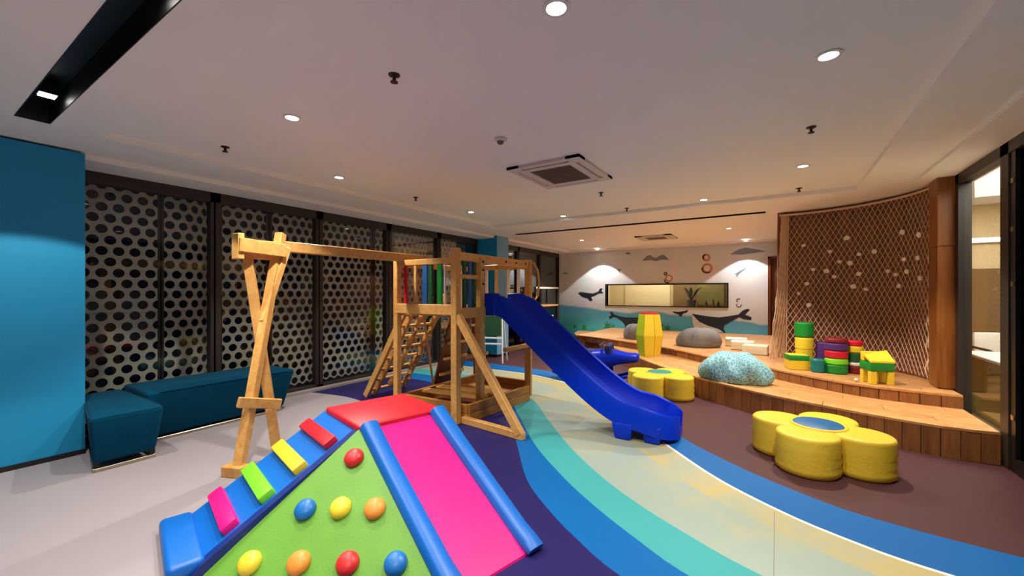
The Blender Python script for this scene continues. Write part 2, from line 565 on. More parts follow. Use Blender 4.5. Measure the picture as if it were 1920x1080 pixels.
ceiling = struct(ceil_mesh())
for S in (S1, S2):
    mb = MB()
    x0, x1, y0, y1 = S
    t = .006
    mb.box(x0, x1, y0, y1, ZC + .16, ZC + .17)
    mb.box(x0, x0 + t, y0, y1, ZC - .002, ZC + .16); mb.box(x1 - t, x1, y0, y1, ZC - .002, ZC + .16)
    mb.box(x0, x1, y0, y0 + t, ZC - .002, ZC + .16); mb.box(x0, x1, y1 - t, y1, ZC - .002, ZC + .16)
    mb.build('ceiling_slot', 'slot', ceiling)
# shallow second drop along the right glazing and mural cove
MB().box(1.34, XR + .05, YF, 6.6, ZC - .03, ZC + .01).build('ceiling_border', 'ceiling', ceiling)
MB().box(XL, 0.2, 11.70, YB, ZC - .035, ZC + .01).build('ceiling_border', 'ceiling', ceiling)
# left pelmet over the glazing
MB().box(XL, XC - .08, 1.07, YB, ZC - .05, ZC + .01).build('ceiling_border', 'ceiling', ceiling)

# blue wall at the near left and blue column -------------------------
wl = struct(MB().box(XC - .70, XC, YF, 1.06, 0, ZC - .02).build('wall_left', 'blue_wall'))
struct(MB().box(XC - .001, XC + .012, YF, 1.062, 0, .045).build('baseboard_left', 'frame_black'))
wc = struct(MB().box(XL, XC, 7.68, 8.16, 0, ZC).build('wall_column', 'blue_wall'))
MB().box(XC - .002, XC + .004, 7.684, 8.156, .06, ZC - .005).build('column_panel', 'column_blue', wc)  # thin sheet on the room side, paler blue than the rest of the column
struct(MB().box(XL, XC + .008, 7.672, 8.168, 0, .06).build('baseboard_column', 'frame_black'))
struct(MB().box(XL - .1, XR + .1, YF - .1, YF, 0, ZC).build('wall_behind', 'grey_wall'))

# glazing on the left: bays between bronze mullions --------------------
MULL = [1.09, 2.32, 3.71, 5.05, 6.37, 7.66]
MULL2 = [8.20, 9.5, 10.75, 11.97]


def bay(n, y0, y1, m='glass'):
    e = bpy.data.objects.new('window_%d' % n, None); e.location = (XL, y0, 0); col.objects.link(e)
    e['kind'] = 'structure'; e['_world'] = 1
    fw = .055
    mb = MB()
    mb.box(XL - .06, XL + .05, y0 - fw, y0 + fw, 0, ZC)
    mb.box(XL - .06, XL + .05, y1 - fw * .35, y1 + .0, 0, ZC)
    mb.box(XL - .05, XL + .05, y0, y1, 0, .07)
    mb.box(XL - .05, XL + .05, y0, y1, ZC - .17, ZC)
    mb.build('window_frame', 'frame', e)
    MB().box(XL - .012, XL, y0 + fw, y1, .07, ZC - .17).build('glass_pane', m, e)
    return e


k = 1
for a, b in zip(MULL, MULL[1:]):
    bay(k, a, b); k += 1
for a, b in zip(MULL2, MULL2[1:]):
    bay(k, a, b, 'glass'); k += 1
struct(MB().box(XL - .02, XL + .16, 1.07, 7.67, 0.0, .035).build('baseboard_window', 'grey_wall'))

# mural wall with the long pass-through window --------------------------
WX0, WX1, WZ0, WZ1 = -4.31, -1.07, 1.09, 1.69
DX0, DX1, DZ = -.17, .40, 2.36
mb = MB()
xs = [XL - .1, WX0, WX1, DX0, DX1, XR + .1]
mb.box(xs[0], xs[1], YB, YB + .15, 0, ZC)
mb.box(xs[1], xs[2], YB, YB + .15, 0, WZ0)
mb.box(xs[1], xs[2], YB, YB + .15, WZ1, ZC)
mb.box(xs[2], xs[3], YB, YB + .15, 0, ZC)
mb.box(xs[3], xs[4], YB, YB + .15, DZ, ZC)
mb.box(xs[4], xs[5], YB, YB + .15, 0, ZC)
wall_back = struct(mb.build('wall_back', 'mural'))
# window with black frame and glass
e = bpy.data.objects.new('window_9', None); e.location = (WX0, YB, WZ0); col.objects.link(e); e['kind'] = 'structure'; e['_world'] = 1
mb = MB(); f = .035
mb.box(WX0 - f, WX1 + f, YB - .02, YB + .15, WZ1, WZ1 + f); mb.box(WX0 - f, WX1 + f, YB - .02, YB + .15, WZ0 - f * .6, WZ0)
mb.box(WX0 - f, WX0, YB - .02, YB + .15, WZ0, WZ1); mb.box(WX1, WX1 + f, YB - .02, YB + .15, WZ0, WZ1)
mb.build('window_frame', 'frame_black', e)
MB().box(WX0, WX1, YB + .07, YB + .08, WZ0, WZ1).build('glass_pane', 'glass', e)
# room behind the window
for nm, bx in (('wall_pantry_back', (WX0 - .3, -2.62, YB + 1.2, YB + 1.3, .6, 2.4)), ('wall_pantry_left', (WX0 - .4, WX0 - .3, YB + .15, YB + 1.3, .6, 2.4)),
               ('wall_pantry_right', (WX1 + .5, WX1 + .6, YB + .15, YB + 1.3, .6, 2.4)), ('floor_pantry', (WX0 - .4, WX1 + .6, YB + .15, YB + 1.3, .5, .6)),
               ('ceiling_pantry', (WX0 - .4, WX1 + .6, YB + .15, YB + 1.3, 2.4, 2.5))):
    struct(MB().box(*bx).build(nm, 'beige'))
struct(MB().box(-2.62, WX1 + .5, YB + 1.1, YB + 1.3, .6, 2.4).build('wall_pantry_end', 'brown'))

# wood door in the mural wall
d = bpy.data.objects.new('door_1', None); d.location = (DX0, YB, 0); col.objects.link(d); d['kind'] = 'structure'; d['_world'] = 1
mb = MB(); mb.box(DX0, DX0 + .06, YB - .03, YB + .15, 0, DZ); mb.box(DX1 - .06, DX1, YB - .03, YB + .15, 0, DZ); mb.box(DX0, DX1, YB - .03, YB + .15, DZ - .05, DZ)
mb.build('door_frame', 'door_wood', d)
for i in range(3):
    x0 = DX0 + .06 + i * .15
    MB().box(x0 + .003, x0 + .147, YB + .04, YB + .08, 0.01, DZ - .05, None, .004, 1).build('door_panel', 'door_wood', d)
MB().cyl((DX0 + .1, YB + .02, 1.02), (DX0 + .1, YB + .02, 1.16), .012).build('door_handle', 'chrome', d)

# ------------------------------------------------------------------ curved wall with net, pillar, right glazing
NC, NR = Vector((.17, 6.52)), 1.37        # centre and radius of the rounded corner


def arc(a, r=NR):
    return Vector((NC.x + r * math.sin(a), NC.y + r * math.cos(a)))      # a = 0 faces the mural side, pi/2 the glazing


ARC_A, ARC_B = -.10, 1.50
mb = MB()
pts = [arc(ARC_A + (ARC_B - ARC_A) * i / 30, NR + .12) for i in range(31)]
poly = [(p.x, p.y, 0) for p in pts] + [(XR + .1, 6.5, 0), (XR + .1, YB, 0), (pts[0].x, YB, 0)]
mb.prism(poly, (0, 0, ZC))
wn = struct(mb.build('wall_curved', 'net_wall'))
# vertical boards that clad the curve
nb = 24
for i in range(nb):
    a0 = ARC_A + (ARC_B - ARC_A) * i / nb; a1 = ARC_A + (ARC_B - ARC_A) * (i + 1) / nb
    g = (a1 - a0) * .03
    p0, p1, q0, q1 = arc(a0 + g, NR + .095), arc(a1 - g, NR + .095), arc(a0 + g, NR + .125), arc(a1 - g, NR + .125)
    MB().prism([(p0.x, p0.y, .40), (p1.x, p1.y, .40), (q1.x, q1.y, .40), (q0.x, q0.y, .40)], (0, 0, ZC - .41)).build('board', 'net_wall', wn)
# pillar of wood panels beside the net
pil = struct(MB().box(1.50, XR - .02, 6.34, 6.62, .28, ZC).build('wall_pillar', 'frame_black'))
for z0, z1 in ((.43, 1.98), (1.985, ZC - .005)):
    MB().box(1.49, 1.58, 6.36, 6.62, z0, z1, None, .004, 1).build('panel', 'pillar_wood', pil)
    MB().box(1.49, 1.64, 6.325, 6.36, z0, z1, None, .004, 1).build('panel', 'pillar_wood', pil)

gl = bpy.data.objects.new('window_10', None); gl.location = (XR, 5.2, 0); col.objects.link(gl); gl['kind'] = 'structure'; gl['_world'] = 1
mb = MB()
mb.box(XR - .03, XR + .07, 6.24, 6.34, 0, ZC)
mb.box(XR - .03, XR + .07, 5.12, 5.27, 0, ZC)
mb.box(XR - .03, XR + .07, -3, 6.34, ZC - .13, ZC - .03)
mb.box(XR - .03, XR + .07, 5.27, 6.24, 0, .06)
mb.build('window_frame', 'frame', gl)
MB().box(XR + .01, XR + .02, 5.27, 6.24, .06, ZC - .13).build('glass_pane', 'glass', gl)
dr = bpy.data.objects.new('door_2', None); dr.location = (XR, 4.0, 0); col.objects.link(dr); dr['kind'] = 'structure'; dr['_world'] = 1
mb = MB()
mb.box(XR - .02, XR + .05, 3.95, 4.03, 0, ZC - .13); mb.box(XR - .02, XR + .05, 5.03, 5.11, 0, ZC - .13); mb.box(XR - .02, XR + .05, 4.03, 5.03, 0, .12)
mb.build('door_frame', 'frame_black', dr)
MB().box(XR + .01, XR + .02, 4.03, 5.03, .12, ZC - .13).build('glass_pane', 'glass_tint', dr)
for z in (.45, 1.55, 2.0, 2.4):
    MB().box(XR - .028, XR - .018, 5.04, 5.09, z - .02, z + .02).build('hinge', 'chrome', dr)
struct(MB().box(XR, XR + .1, YF, 3.95, 0, ZC).build('wall_right', 'grey_wall'))

# café room beyond the right glazing
mb = MB(); mb.box(XR + .1, 5.2, 2.5, 9.6, -.1, 0.0); struct(mb.build('floor_cafe', 'cream_floor'))
struct(MB().box(XR + .1, 5.2, 9.5, 9.6, 0, 3.0).build('wall_cafe_back', 'beige'))
struct(MB().box(5.1, 5.2, 2.5, 9.5, 0, 3.0).build('wall_cafe_right', 'beige'))
mb = MB(); mb.box(XR + .1, 5.2, 2.5, 9.6, ZC + .1, ZC + .2); struct(mb.build('ceiling_cafe', 'ceiling'))

# ------------------------------------------------------------------ timber platforms
PL1 = .28
PL2 = .42
FRONT1 = catmull([(1.62, 5.24), (1.37, 5.20), (1.0, 5.26), (.5, 5.45), (-.15, 5.76), (-1.0, 6.38), (-1.7, 7.1), (-2.33, 7.9), (-3.2, 8.95), (-4.2, 10.0), (-4.9, 11.0), (-5.2, 11.98)], 8)
FRONT2 = catmull([(1.62, 6.06), (1.2, 6.08), (.75, 6.2), (.25, 6.55), (-.35, 7.08), (-1.1, 7.72), (-1.75, 8.28), (-2.9, 8.95), (-4.14, 9.5)], 8)


def platform(name, label, front, back, z0, z1, rows, plank, fw):
    """front and back: equal-length polylines; planks follow the curve, fascia boards stand along the front"""
    n = len(front) - 1
    e = bpy.data.objects.new(name, None); e.location = (front[0].x, front[0].y, 0); col.objects.link(e); e['_world'] = 1
    struct(e, label)
    mb = MB()
    t = .022
    for i in range(n):
        a, b, c, d_ = front[i], front[i + 1], back[i + 1], back[i]
        mb.prism([(p.x, p.y, z0) for p in (a.lerp(d_, .02), b.lerp(c, .02), c, d_)], (0, 0, z1 - z0 - t))
    mb.build('base', 'fascia', e, merge=True)
    # deck planks
    for r in range(rows):
        i = -(r * 5) % plank
        if i:
            i -= plank
        while i < n:
            i0, i1 = max(0, i), min(n, i + plank)
            i += plank
            if i1 - i0 < 1:
                continue
            lo, hi = (r + .012) / rows, (r + .988) / rows
            if r == 0:
                lo = -.015
            mb = MB()
            A, B, C, D = [], [], [], []
            for k in range(i0, i1 + 1):
                f, g = front[k], back[k]
                if k == i0:
                    f = f.lerp(front[k + 1], .03); g = g.lerp(back[k + 1], .03)
                p, q = f.lerp(g, lo), f.lerp(g, hi)
                A.append(mb.bm.verts.new((p.x, p.y, z1))); B.append(mb.bm.verts.new((q.x, q.y, z1)))
                C.append(mb.bm.verts.new((p.x, p.y, z1 - t))); D.append(mb.bm.verts.new((q.x, q.y, z1 - t)))
            for k in range(len(A) - 1):
                mb.bm.faces.new([A[k], A[k + 1], B[k + 1], B[k]])
                mb.bm.faces.new([C[k], C[k + 1], A[k + 1], A[k]])
                mb.bm.faces.new([B[k], B[k + 1], D[k + 1], D[k]])
            mb.bm.faces.new([A[0], B[0], D[0], C[0]]); mb.bm.faces.new([A[-1], C[-1], D[-1], B[-1]])
            mb.build('plank', 'deck', e)
    # fascia boards
    m = max(4, int(length(front) / fw))
    fr = resample(front, m)
    for a, b in zip(fr, fr[1:]):
        dd = (b - a).normalized(); nn = Vector((dd.y, -dd.x))
        if nn.y > 0 and abs(nn.y) > .3:
            nn = -nn
        if nn.y > 0 and nn.x > 0:
            nn = -nn
        a2, b2 = a.lerp(b, .02), a.lerp(b, .98)
        q = nn * .012
        MB().prism([(a2.x, a2.y, z0), (b2.x, b2.y, z0), (b2.x + q.x, b2.y + q.y, z0), (a2.x + q.x, a2.y + q.y, z0)], (0, 0, z1 - z0 - t - .002)).build('fascia_board', 'fascia', e)
    return e


N1 = 56
F1 = resample(FRONT1, N1)
B1 = resample([Vector((1.62, 6.20)), Vector((.85, 6.32)), Vector((.3, 6.68)), Vector((-1.0, 7.75)), Vector((-1.7, 8.36)), Vector((-2.9, 9.05)), Vector((-4.05, 9.6)), Vector((-4.05, 10.8)), Vector((-4.05, 11.98))], N1)
platform('trim_1', 'lower curved timber platform with vertical board front', F1, B1, 0, PL1, 6, 7, .125)
N2 = 44
F2 = resample(FRONT2, N2)
B2 = []
for p in F2:                              # back edge: the net wall, the return wall, the mural
    t = (1.62 - p.x) / 5.76
    B2.append(p)
BK = [Vector((1.50, 6.33))] + [arc(a, NR + .08) for a in (1.45, 1.2, .9, .6, .3, 0.0)] + [Vector((0.02, 9.5)), Vector((0.02, 11.98)), Vector((-2, 11.98)), Vector((-4.14, 11.98))]
B2 = resample(BK, N2)
# keep the rails fair: spread by front position
B2 = []
for i in range(N2 + 1):
    t = i / N2
    if t < .30:
        s_ = t / .30
        a = 1.45 * (1 - s_)
        B2.append(arc(a, NR + .08))
    elif t < .42:
        s_ = (t - .30) / .12
        B2.append(Vector((0.02, 7.95 + 4.03 * s_)))
    else:
        s_ = (t - .42) / .58
        B2.append(Vector((0.02 - 4.16 * s_, 11.98)))
platform('trim_2', 'upper timber step below the rope net and the mural', F2, B2, PL1, PL2, 9, 7, .16)

# ------------------------------------------------------------------ mural paintings (flat paint on the wall)
YP = YB - .004


def paint(name, pts, m, dy=0.0):
    mb = MB()
    mb.prism([(x, YP - dy, z) for x, z in pts], (0, .0035, 0))
    return mb.build(name, m, wall_back)


paint('painted_whale', [(-5.24, 1.45), (-5.14, 1.49), (-4.92, 1.46), (-4.75, 1.44), (-4.57, 1.5), (-4.52, 1.59), (-4.43, 1.60), (-4.47, 1.52), (-4.40, 1.45), (-4.55, 1.44), (-4.71, 1.36), (-4.8, 1.33), (-4.75, 1.23), (-4.84, 1.20), (-4.92, 1.29), (-5.09, 1.33)], 'dark_whale')
paint('painted_whale', [(-4.21, 0.90), (-4.13, 0.89), (-4.08, 0.82), (-3.93, 0.77), (-3.73, 0.74), (-3.32, 0.75), (-2.95, .70), (-2.85, .60), (-3.1, .55), (-3.32, 0.55), (-3.57, 0.55), (-3.67, 0.49), (-3.77, 0.33), (-3.74, 0.50), (-3.83, 0.61), (-3.98, 0.71), (-4.08, 0.74), (-4.21, 0.67), (-4.24, 0.74), (-4.16, 0.79)], 'dark_whale')
paint('painted_whale', [(-2.43, 0.95), (-2.26, 0.94), (-2.1, 0.97), (-2.0, 1.01), (-2.04, 0.93), (-2.14, 0.89), (-2.2, 0.80), (-2.26, 0.87), (-2.36, .90)], 'dark_whale')
paint('painted_belly', [(-1.91, 0.87), (-1.73, .69), (-1.52, .59), (-1.21, .49), (-1.15, .45), (-1.3, .42), (-1.6, .44), (-1.85, .50), (-1.9, .66)], 'belly', .001)
paint('painted_whale', [(-1.92, 0.90), (-1.79, 0.88), (-1.52, 0.84), (-1.26, 0.82), (-1.03, 0.86), (-0.81, 0.91), (-0.72, 1.01), (-0.62, 1.06), (-0.55, 1.04), (-0.61, 0.97), (-0.66, 0.91), (-0.52, 0.85), (-0.53, 0.78), (-0.69, 0.79), (-0.79, 0.84), (-0.99, 0.72), (-1.13, 0.62), (-1.15, 0.53), (-1.07, 0.38), (-1.21, 0.48), (-1.29, 0.53), (-1.52, 0.59), (-1.73, 0.69)], 'dark_whale', .002)
paint('painted_cloud', [(-3.24, 2.38), (-3.18, 2.46), (-3.10, 2.53), (-3.02, 2.54), (-2.94, 2.48), (-2.86, 2.45), (-2.77, 2.50), (-2.68, 2.54), (-2.6, 2.49), (-2.50, 2.38), (-2.7, 2.40), (-2.86, 2.36), (-3.0, 2.40)], 'cloud')
paint('painted_cloud', [(-3.75, 2.63), (-3.68, 2.66), (-3.6, 2.64), (-3.57, 2.60), (-3.68, 2.59)], 'cloud')
paint('painted_cloud', [(-5.8, 2.08), (-5.7, 2.12), (-5.6, 2.10), (-5.55, 2.07), (-5.68, 2.06)], 'cloud')
paint('painted_cloud', [(-1.0, 2.46), (-.85, 2.56), (-.65, 2.62), (-.5, 2.58), (-.35, 2.54), (-.2, 2.50), (-.45, 2.47), (-.7, 2.44)], 'cloud')


def ring_paint(cx, cz, r, w_, m, a0=0, a1=2 * PI):
    n = 20
    mb = MB()
    for i in range(n):
        t0, t1 = a0 + (a1 - a0) * i / n, a0 + (a1 - a0) * (i + 1) / n
        P = []
        for t, rr in ((t0, r), (t1, r), (t1, r - w_), (t0, r - w_)):
            P.append((cx + rr * math.cos(t), YP, cz + rr * math.sin(t)))
        mb.prism(P, (0, .0035, 0))
    return mb.build('painted_swirl', m, wall_back)


ring_paint(-1.54, 2.12, .13, .05, 'penguin'); ring_paint(-1.56, 2.40, .10, .045, 'penguin'); ring_paint(-1.54, 2.12, .14, .03, 'ink', 3.0, 5.4); ring_paint(-1.58, 2.42, .08, .035, 'ink', 1.6, 4.2)
ring_paint(-2.51, 1.87, .10, .035, 'penguin'); ring_paint(-2.60, 2.00, .05, .03, 'ink'); ring_paint(-2.55, 1.82, .09, .03, 'ink', 2.8, 5.2)
ring_paint(-.81, 1.27, .05, .022, 'ink', .5, 4.4); ring_paint(-.80, 1.15, .06, .02, 'ink', 2.5, 6.6)
paint('painted_bird', [(-.90, 1.93), (-.82, 2.00), (-.74, 2.05), (-.62, 2.12), (-.66, 2.06), (-.74, 2.00), (-.80, 1.94), (-.86, 1.86), (-.85, 1.93)], 'cloud')
paint('painted_bird', [(-4.02, 2.22), (-3.94, 2.16), (-3.85, 2.18), (-3.90, 2.10), (-3.86, 2.02), (-3.94, 2.10)], 'cloud')
for cx, cz, s_ in ((-5.03, .33, .16), (-4.28, .40, .20), (-4.12, .38, .16), (-2.75, .42, .22), (-2.55, .40, .18), (-5.35, .36, .12)):
    pts = []
    for i in range(9):
        a = PI * i / 8
        rr = s_ * (1.0 if i % 2 == 0 else .45)
        pts.append((cx + rr * .7 * math.cos(a), cz + rr * 1.3 * math.sin(a)))
    paint('painted_seaweed', pts, 'coral')

# ------------------------------------------------------------------ downlights
def spot(name, loc, parent, power, angle, tgt=None, color=WARM, blend=.3, size=.03):
    l = bpy.data.lights.new(name, 'SPOT')
    l.energy = power; l.spot_size = angle; l.spot_blend = blend; l.color = color; l.shadow_soft_size = size
    o = bpy.data.objects.new(name, l); col.objects.link(o)
    o.location = loc
    if tgt is not None:
        o.rotation_euler = (Vector(tgt) - Vector(loc)).to_track_quat('-Z', 'Y').to_euler()
    o.parent = parent
    o.matrix_parent_inverse = Matrix.Translation(parent.location).inverted()
    return o


DL = [
    (-.87, 1.74, 'round downlight at the top edge of the picture, straight above the play area', 1),
    (.25, 2.92, 'large round downlight near the right window corner of the ceiling tray', 1),
    (-3.12, 1.74, 'round downlight above the swing frame and foam climber', 1),
    (-4.28, 2.94, 'round downlight near the perforated screens, above the swing beam', 1),
    (-4.28, 5.40, 'round downlight by the windows in front of the blue column', 1),
    (-3.14, 6.55, 'round downlight at the far edge of the tray, left of the long black slot', 1),
    (-.88, 6.50, 'round downlight at the far edge of the tray, above the patterned beanbag', 1),
    (.24, 5.33, 'round downlight in front of the rope net', 1),
    (-.80, 9.35, 'round downlight beyond the black slot, in front of the wooden door', 0),
    (-4.05, 9.50, 'round downlight beyond the black slot, left of the far air vent', 0),
    (-4.42, 11.52, 'small downlight washing the mural above the highest whale', 2),
    (-.62, 11.52, 'small downlight washing the mural beside the wooden door', 2),
    (-.87, -.66, 'unseen round downlight added behind the viewer for more bounce light', 3),  # extra lamp out of view, added to raise the bounce light
]
for x, y, lab, kind in DL:
    z = ZT if kind == 1 else ZC
    if kind == 2:
        z = ZC - .035
    t = thing('downlight', lab, 'downlight', (x, y, z), 0, 'ceiling downlights', world=True)
    MB().lathe([(.062, 0.0), (.066, -.006), (.048, -.008), (.044, -.002)], (x, y, z), 24).build('trim_ring', 'white', t, True)
    MB().lathe([(0.0, -.004), (.044, -.004), (.044, -.001), (0, -.001)], (x, y, z), 24).build('lens', 'lens', t)
    if kind == 2:
        spot('beam', (x, y, z - .012), t, SPOT_W * .52, math.radians(100), None, (1, .97, .93), .12)
    else:
        spot('beam', (x, y, z - .012), t, SPOT_W * (1.6 if kind == 0 else 1.3 if (y > 5.2 and x > -1) else 1.0), SPOT_ANGLE, None, (1, .97, .92) if kind == 0 else WARM)
# two fixtures in the near slot, one over the blue wall
for x, lab in ((-4.20, 'rectangular spotlight inside the black ceiling slot, near the blue wall'), (-2.35, 'spotlight at the upper end of the black ceiling slot')):
    t = thing('slot_spotlight', lab, 'spotlight', (x, .65, ZC + .16), 0, 'slot spotlights', world=True)
    MB().box(x - .05, x + .05, .60, .70, ZC + .06, ZC + .16, None, .005, 1).build('housing', 'slot', t)
    MB().box(x - .04, x + .04, .61, .69, ZC + .054, ZC + .0605).build('lens', 'lens', t)
    spot('beam', (x, .65, ZC + .05), t, SPOT_W * .9, math.radians(104), (x - .12, .65, 0), WARM, .12)

# sprinklers, smoke detector ------------------------------------------
SP = [(-1.98, 1.74, 'sprinkler head nearest the viewer on the open ceiling'), (-4.27, 1.76, 'sprinkler head above the teal bench corner'),
      (-4.28, 4.15, 'sprinkler head near the windows, behind the swing beam'), (.24, 4.12, 'sprinkler head right of the air conditioner, between two downlights'),
      (.25, 6.45, 'sprinkler head close to the top of the rope net'), (-1.98, 5.30, 'sprinkler head just behind the ceiling air conditioner'),
      (-2.0, 6.50, 'sprinkler head at the far edge of the tray between two downlights')]
for x, y, lab in SP:
    t = thing('sprinkler_head', lab, 'sprinkler', (x, y, ZT), 0, 'ceiling sprinklers')
    MB().lathe([(0, 0), (.036, 0), (.034, -.006), (.012, -.012), (.010, -.034), (0, -.034)], (0, 0, 0), 16).build('collar', 'sprinkler', t, True)
    MB().lathe([(0, -.032), (.008, -.032), (.024, -.044), (.024, -.047), (0, -.049)], (0, 0, 0), 12).build('deflector', 'sprinkler', t)
t = thing('smoke_detector', 'round pale smoke detector left of the ceiling air conditioner', 'smoke detector', (-2.02, 2.96, ZT))
MB().lathe([(0, 0), (.055, 0), (.056, -.012), (.045, -.022), (.030, -.026)], (0, 0, 0), 24).build('base', 'detector', t, True)
MB().lathe([(.030, -.024), (.026, -.045), (.014, -.052), (0, -.053)], (0, 0, 0), 20).build('sensor_cap', 'ac_grille', t, True)


def cassette(label, x, y, z, sx, sy):
    t = thing('air_conditioner', label, 'air conditioner', (x, y, z))
    mb = MB()
    hx, hy, f = sx / 2, sy / 2, .20
    mb.box(-hx, hx, -hy, -hy + .055, -.03, 0); mb.box(-hx, hx, hy - .055, hy, -.03, 0)
    mb.box(-hx, -hx + .055, -hy + .055, hy - .055, -.03, 0); mb.box(hx - .055, hx, -hy + .055, hy - .055, -.03, 0)
    mb.box(-hx + .10, hx - .10, -hy + .10, -hy + .18, -.034, 0); mb.box(-hx + .10, hx - .10, hy - .18, hy - .10, -.034, 0)
    mb.box(-hx + .10, -hx + .18, -hy + .18, hy - .18, -.034, 0); mb.box(hx - .18, hx - .10, -hy + .18, hy - .18, -.034, 0)
    for a in (-1, 1):
        for b in (-1, 1):
            mb.box(min(a * hx, a * (hx - .15)), max(a * hx, a * (hx - .15)), min(b * hy, b * (hy - .15)), max(b * hy, b * (hy - .15)), -.031, 0)
    mb.build('fascia', 'detector', t)
    MB().box(-hx + .02, hx - .02, -hy + .02, hy - .02, -.008, -.001).build('backing', 'slot', t)
    for x0, x1, y0, y1 in ((-hx + .17, hx - .17, -hy + .06, -hy + .085), (-hx + .17, hx - .17, hy - .085, hy - .06), (-hx + .06, -hx + .085, -hy + .17, hy - .17), (hx - .085, hx - .06, -hy + .17, hy - .17)):
        MB().box(x0, x1, y0, y1, -.026, -.008).build('louvre', 'detector', t)
    mb = MB()
    n = 14
    for i in range(n):
        yy = -hy + .185 + (sy - .37) * i / (n - 1)
        mb.box(-hx + .18, hx - .18, yy - .008, yy + .008, -.026, -.012)
    mb.build('grille', 'ac_grille', t)
    MB().box(-hx + .18, hx - .18, -hy + .18, hy - .18, -.014, -.009).build('filter', 'ac_grille', t)
    return t


cassette('square ceiling air conditioner in the middle of the tray', -2.02, 4.17, ZT, .84, .96)
cassette('far ceiling air conditioner beyond the long black slot', -2.35, 9.9, ZC, .8, .8)


# ------------------------------------------------------------------ perforated screens outside the left glazing
def screen(y0, y1, away, label):
    S = .142; RH = S * .866
    x0 = XL - .38
    nx = int((y1 - y0) / S); nz = int(2.72 / RH)
    t = thing('perforated_screen', label, 'screen', (x0, (y0 + y1) / 2, 0), 0, 'perforated screens outside the windows', world=True)
    mb = MB()
    W_ = y1 - y0

    def pos(y, z):
        u = min(1, max(0, (y - y0) / W_))
        return (x0 - away * u ** 2.4 - .03 * (1 - u) ** 2, min(max(y, y0), y1), z)

    for r in range(nz):
        off = S / 2 if r % 2 else 0.0
        for c in range(-1, nx + 2):
            cy = y0 + c * S + off + S * .5; cz = .10 + r * RH
            if cy < y0 - .2 * S or cy > y1 + .2 * S:
                continue
            ring, outer = [], []
            for k in range(12):
                a = 2 * PI * k / 12 + PI / 6
                ro = S / math.sqrt(3) if k % 2 == 0 else S / 2
                ring.append(pos(cy + .052 * math.cos(a), cz + .052 * math.sin(a)))
                outer.append(pos(cy + ro * math.cos(a), cz + ro * math.sin(a)))
            R_ = [mb.bm.verts.new(p) for p in ring]; O_ = [mb.bm.verts.new(p) for p in outer]
            for k in range(12):
                k2 = (k + 1) % 12
                try:
                    mb.bm.faces.new([R_[k], R_[k2], O_[k2], O_[k]])
                except ValueError:
                    pass
    bmesh.ops.remove_doubles(mb.bm, verts=mb.bm.verts, dist=.002)
    bmesh.ops.dissolve_degenerate(mb.bm, edges=mb.bm.edges, dist=1e-5)
    o = mb.build('perforated_sheet', 'screen', t)
    so = o.modifiers.new('thick', 'SOLIDIFY'); so.thickness = .012; so.offset = 0
    mb = MB()
    for yy in (y0, y1):
        p = pos(yy, 0)
        mb.box(p[0] - .012, p[0] + .012, yy - .012, yy + .012, 0, 2.75)
    mb.build('edge_post', 'frame', t)
    p0, p1 = pos(y0, 1.22), pos(y1, 1.22)
    MB().tube([pos(y0 + W_ * i / 8, 1.24) for i in range(9)], .008, 4).build('seam', 'frame', t)


screen(1.10, 1.89, 0.02, 'flat perforated grey screen outside the window next to the blue wall')
screen(1.93, 2.54, .30, 'perforated grey screen curving away, second from the blue wall')
screen(2.56, 3.17, .06, 'perforated grey screen left of the swing frame legs, behind the bench')
screen(3.22, 3.98, .12, 'perforated grey screen right of the swing frame legs')
screen(4.04, 5.02, .05, 'perforated grey screen behind the middle of the swing beam')
screen(5.10, 5.48, .20, 'narrow perforated screen sliver left of the ladder tower post')
screen(5.56, 6.66, .20, 'perforated grey screen behind the red slats of the play tower')
screen(6.76, 8.10, .30, 'perforated grey screen closest to the blue column')
struct(MB().box(-9.0, XL - .06, -1, 13, -.12, -.02).build('floor_outside', 'outside'))

# ------------------------------------------------------------------ teal velvet seats
def seat_block(label, top, bot, z0, z1):
    """upholstered block: top and bottom outlines of four corners (front-left, front-right, back-right, back-left)"""
    cx = sum(p[0] for p in bot) / 4; cy = sum(p[1] for p in bot) / 4
    t = thing('velvet_bench', label, 'bench', (cx, cy, 0), 0, 'teal velvet seats', world=True)
    b = bmesh.new()
    A = [b.verts.new((x, y, z0)) for x, y in bot]; B = [b.verts.new((x, y, z1)) for x, y in top]
    b.faces.new(A[::-1]); b.faces.new(B)
    for k in range(4):
        b.faces.new([A[k], A[(k + 1) % 4], B[(k + 1) % 4], B[k]])
    bmesh.ops.bevel(b, geom=list(b.edges), offset=.035, segments=4, profile=.5, affect='EDGES')
    MB().add(b).build('upholstery', 'velvet', t, True)
    # piping round the top edge
    c = Vector((sum(p[0] for p in top) / 4, sum(p[1] for p in top) / 4))
    ring = [Vector(p).lerp(c, .02) for p in top]
    for a, d_ in zip(ring, ring[1:] + ring[:1]):
        MB().cyl((*a.lerp(d_, .06), z1 - .012), (*d_.lerp(a, .06), z1 - .012), .006, None, 6).build('piping', 'velvet', t, True)
    ins = [Vector(p).lerp(Vector((cx, cy)), .05) for p in bot]
    for a, d_ in zip(ins, ins[1:] + ins[:1]):
        MB().beam((*a, .017), (*d_, .017), .02, .03, bev=.003).build('floor_rail', 'chrome', t)
    for p in bot:
        q_ = Vector(p).lerp(Vector((cx, cy)), .12)
        MB().box(q_.x - .02, q_.x + .02, q_.y - .02, q_.y + .02, .0, z0 + .02).build('foot', 'frame_black', t)
    return t


